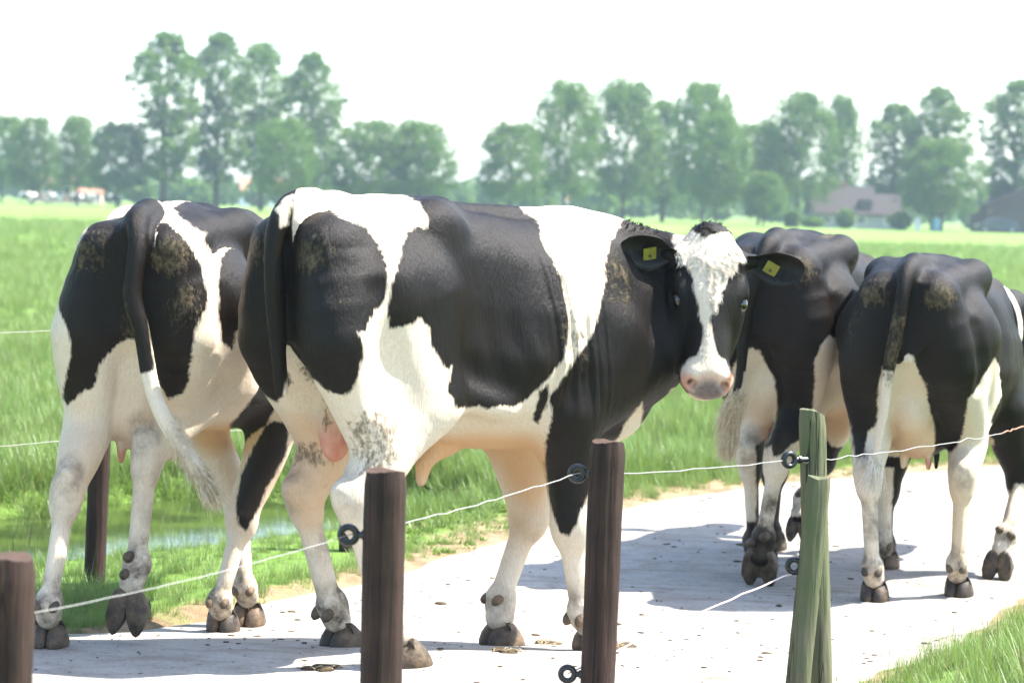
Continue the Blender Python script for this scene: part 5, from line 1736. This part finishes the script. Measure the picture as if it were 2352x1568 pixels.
def tuft(seed, n, H, rad, lean, w, broad=False, stalks=0):
    rg = np.random.default_rng(seed)
    v, f, hh, rr = [], [], [], []
    SEG = 4
    for i in range(n):
        a = rg.uniform(0, 6.28); r = rad * math.sqrt(rg.uniform(0, 1))
        p = np.array([math.cos(a) * r, math.sin(a) * r, -.02])
        L = H * rg.uniform(.45, 1.15)
        th = rg.uniform(0, 6.28); out = np.array([math.cos(th), math.sin(th), 0])
        sd = np.array([-out[1], out[0], 0])
        d = nrm(np.array([0, 0, 1]) + out * rg.uniform(.05, lean))
        bend = rg.uniform(.05, .55) * lean * 1.6
        ww = w * rg.uniform(.6, 1.3)
        b0 = len(v); rv = rg.uniform(0, 1)
        for k in range(SEG + 1):
            t = k / SEG
            wid = ww * ((1 - t) ** .7 if not broad else (math.sin(math.pi * (.12 + .86 * t)) + .05))
            v.append(tuple(p - sd * wid * .5)); v.append(tuple(p + sd * wid * .5)); hh += [t, t]; rr += [rv, rv]
            d = nrm(d + out * bend / SEG + np.array([0, 0, -bend * .5 * t / SEG]))
            p = p + d * L / SEG
        for k in range(SEG):
            f.append((b0 + 2 * k, b0 + 2 * k + 1, b0 + 2 * k + 3, b0 + 2 * k + 2))
    for i in range(stalks):
        a = rg.uniform(0, 6.28); r = rad * math.sqrt(rg.uniform(0, 1))
        p = np.array([math.cos(a) * r, math.sin(a) * r, 0]); d = nrm(np.array([rg.normal(0, .15), rg.normal(0, .15), 1]))
        L = H * rg.uniform(1.1, 1.6)
        for (t0, t1, w0, w1) in ((0, .75, .0012, .0009), (.75, .88, .0018, .0034), (.88, 1.0, .0034, .0008)):
            for sd in (np.array([1, 0, 0]), np.array([0, 1, 0])):
                b0 = len(v)
                v += [tuple(p + d * L * t0 - sd * w0), tuple(p + d * L * t0 + sd * w0), tuple(p + d * L * t1 + sd * w1), tuple(p + d * L * t1 - sd * w1)]
                hh += [1] * 4; rr += [.99] * 4
                f.append((b0, b0 + 1, b0 + 2, b0 + 3))
    me = np_mesh('tuft', v, f, MAT_GRASS, True)
    for nme, arr in (('h', hh), ('r', rr)):
        at = me.attributes.new(nme, 'FLOAT', 'POINT'); at.data.foreach_set('value', np.array(arr, np.float32))
    return me

tcol = bpy.data.collections.new('grass_tuft_kinds')
TUFTS = [tuft(1, 46, .26, .09, .5, .006), tuft(2, 40, .32, .10, .65, .007), tuft(3, 52, .20, .10, .8, .006), tuft(4, 38, .34, .09, .45, .007, stalks=2),
         tuft(5, 26, .16, .08, 1.2, .03, broad=True)]
for i, me in enumerate(TUFTS):
    tcol.objects.link(bpy.data.objects.new('tuft_%d' % i, me))

def scatter(name, label, P, idx, scl, rotz, tilt=None):
    me = bpy.data.meshes.new(name)
    me.vertices.add(len(P)); me.vertices.foreach_set('co', np.asarray(P, np.float32).ravel())
    for nme, ty, arr in (('kind_i', 'INT', np.asarray(idx, np.int32)), ('scl', 'FLOAT', np.asarray(scl, np.float32))):
        a = me.attributes.new(nme, ty, 'POINT'); a.data.foreach_set('value', arr)
    a = me.attributes.new('rot', 'FLOAT_VECTOR', 'POINT')
    rv = np.zeros((len(P), 3), np.float32); rv[:, 2] = rotz
    a.data.foreach_set('vector', rv.ravel())
    o = link(bpy.data.objects.new(name, me))
    ng = bpy.data.node_groups.new(name + '_scatter', 'GeometryNodeTree')
    ng.interface.new_socket('Geometry', in_out='INPUT', socket_type='NodeSocketGeometry')
    ng.interface.new_socket('Geometry', in_out='OUTPUT', socket_type='NodeSocketGeometry')
    N, L = ng.nodes, ng.links
    gi = N.new('NodeGroupInput'); go = N.new('NodeGroupOutput')
    ci = N.new('GeometryNodeCollectionInfo'); ci.inputs['Collection'].default_value = tcol
    ci.inputs['Separate Children'].default_value = True; ci.inputs['Reset Children'].default_value = True
    ip = N.new('GeometryNodeInstanceOnPoints'); ip.inputs['Pick Instance'].default_value = True
    def na(nm, ty):
        q = N.new('GeometryNodeInputNamedAttribute'); q.data_type = ty; q.inputs['Name'].default_value = nm
        return q.outputs['Attribute']
    L.new(gi.outputs[0], ip.inputs['Points']); L.new(ci.outputs[0], ip.inputs['Instance'])
    L.new(na('kind_i', 'INT'), ip.inputs['Instance Index']); L.new(na('rot', 'FLOAT_VECTOR'), ip.inputs['Rotation'])
    L.new(na('scl', 'FLOAT'), ip.inputs['Scale'])
    L.new(ip.outputs[0], go.inputs[0])
    md = o.modifiers.new('scatter', 'NODES'); md.node_group = ng
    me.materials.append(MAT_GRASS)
    tag(o, label, 'grass', None, 'stuff')
    return o

def grass():
    rg = np.random.default_rng(21)
    def wedge(y0, y1, n, wid=.30, pad=1.2):
        y = np.sqrt(rg.uniform(0, 1, n) * (y1 ** 2 - y0 ** 2) + y0 ** 2)
        return np.stack([rg.uniform(-1, 1, n) * (wid * y + pad), y], 1)
    S = []
    for y0, y1, n, sc in ((6.0, 11, 11000, .95), (11, 16, 19000, 1.0), (16, 28, 24000, 1.05), (28, 60, 17000, 1.35), (60, 130, 12000, 2.0)):
        P = wedge(y0, y1, n)
        z, inr, dd = land_z(P[:, 0], P[:, 1])
        # bare soil near the road verge, open water in the ditch
        verge = np.where(P[:, 1] > 11.5, .40, .05)
        keep = (inr < -.0 - verge * rg.uniform(0, 1, n) ** 1.5) & (dd > .78)
        keep &= ~((dd < 1.0) & (rg.uniform(0, 1, n) < .5))
        clump = vnoise(np.stack([P[:, 0] * 1.1, P[:, 1] * 1.1, P[:, 0] * 0 + 2.2], 1))
        keep &= rg.uniform(-1.6, 1, n) < clump + .9
        P, z, inr, dd, clump = P[keep], z[keep], inr[keep], dd[keep], clump[keep]
        k = rg.choice(4, len(P), p=[.34, .30, .30, .06])
        edge = np.clip(-inr / .6, .45, 1)
        s = .72 * sc * edge * rg.uniform(.65, 1.2, len(P)) * (1 + .3 * clump)
        nearbank = (dd < 1.9) & (P[:, 1] < np.interp(P[:, 0], DT[:, 0], DT[:, 1])) & (P[:, 0] < -.7)
        s[nearbank] *= .42
        if y0 < 16:
            # broad-leaved herbs along the road edge beside the bull
            hb = (-inr < .55) & (P[:, 0] > -.6) & (P[:, 0] < .5) & (rg.uniform(0, 1, len(P)) < .55)
            k[hb] = 4; s[hb] *= 1.1
        S.append((np.stack([P[:, 0], P[:, 1], z - .01], 1), k, s))
    P = np.concatenate([q[0] for q in S]); k = np.concatenate([q[1] for q in S]); s = np.concatenate([q[2] for q in S])
    far = P[:, 0] > 0
    right = (P[:, 1] < 16) & (P[:, 0] > np.interp(P[:, 1], RR[:, 1], RR[:, 0]) - .1)
    rot = rg.uniform(0, 6.28, len(P))
    scatter('meadow_grass', 'lush green meadow grass beyond the road and ditch', P[~right], k[~right], s[~right], rot[~right])
    scatter('verge_grass', 'green grass on the near right road verge', P[right], k[right], s[right], rot[right])
grass()

# dung crumbs, straw and clods lying on the road
def litter():
    rg = np.random.default_rng(5)
    MAT_CLOD = simple_mat('dry_dung', (.085, .062, .036), .95, 40, .45, .1, .004)
    v, f = [], []
    cand = np.stack([rg.uniform(-2, 4.5, 2600), rg.uniform(7.3, 15, 2600)], 1)
    cand = cand[poly_sd_road(cand) > .1][:900]
    for x, y in cand:
        r = .0036 * math.exp(rg.normal(0, .55))
        q, g = sphere_geo(1, 6, 4)
        b0 = len(v); z = ground_z(x, y) + .005
        sc = np.array([r * rg.uniform(.8, 2.2), r * rg.uniform(.8, 2), r * .35])
        a = rg.uniform(0, 6.28); ca, sa = math.cos(a), math.sin(a)
        for p in q:
            p = np.array(p) * sc * rg.uniform(.75, 1.2)
            v.append((x + p[0] * ca - p[1] * sa, y + p[0] * sa + p[1] * ca, z + max(p[2], -.002)))
        f += [tuple(i + b0 for i in t) for t in g]
    o = MB().add(v, f).build('road_litter', MAT_CLOD, None, True)
    tag(o, 'crumbs of dry dung and soil scattered on the road', 'litter', None, 'stuff')
    # a few larger pats, each its own thing
    spots = [(.41, 8.55, .05, 'dry dung pat on the road left of the crossed green stakes'), (.02, 7.95, .04, "dry dung scrap beside the bull's lifted forefoot"),
             (.16, 8.62, .035, 'small dung scrap in mid road below the shadow'), (.33, 8.05, .04, 'small dung scrap right of the foreleg post'),
             (-.55, 7.52, .045, 'dung scrap at the lower left of the road')]
    for x, y, r, lab in spots:
        root = tag(empty('dung_pat', (x, y, ground_z(x, y) + .004)), lab, 'dung', 'dung pats on the road')
        mb = MB()
        for k in range(16):
            q, g = sphere_geo(1, 8, 5)
            c = rg.normal(0, r * .5, 2); s = r * rg.uniform(.15, .42)
            mb.add([(p[0] * s * 1.5 + c[0], p[1] * s * 1.2 + c[1], max(p[2] * s * .55, -.002) + .002) for p in q], g)
        mb.build('crust', MAT_CLOD, root, True)
        st = MB()
        for k in range(14):
            a = rg.uniform(0, 3.14); c = rg.normal(0, r * .6, 2); l = rg.uniform(.015, .045)
            st.tube([(c[0] - math.cos(a) * l, c[1] - math.sin(a) * l, .008), (c[0], c[1], .012), (c[0] + math.cos(a) * l, c[1] + math.sin(a) * l, .006)], .0012, 4)
        st.build('straw', MAT_STALK, root)
litter()
# ================================================================== summer haze: one closed box of thin air
def haze():
    mb = MB(); mb.box((0, 640, 14.0), (1600, 1500, 31.0))
    m = bpy.data.materials.new('summer_haze'); m.use_nodes = True
    nt = m.node_tree; nt.nodes.clear()
    out = nt.nodes.new('ShaderNodeOutputMaterial'); pv = nt.nodes.new('ShaderNodeVolumePrincipled')
    pv.inputs['Color'].default_value = (.68, .90, 1.0, 1)
    pv.inputs['Density'].default_value = .00038
    pv.inputs['Anisotropy'].default_value = .2
    nt.links.new(pv.outputs[0], out.inputs['Volume'])
    o = mb.build('haze', m)
    tag(o, 'thin blue summer haze over the meadow', 'haze', None, 'stuff')
haze()
bull = make_bull(COAT.get('bull', []))
make_cow_left(COAT.get('cow_left', []))
make_cow_right(COAT.get('cow_right', []))
make_cow_middle(COAT.get('cow_middle', []))
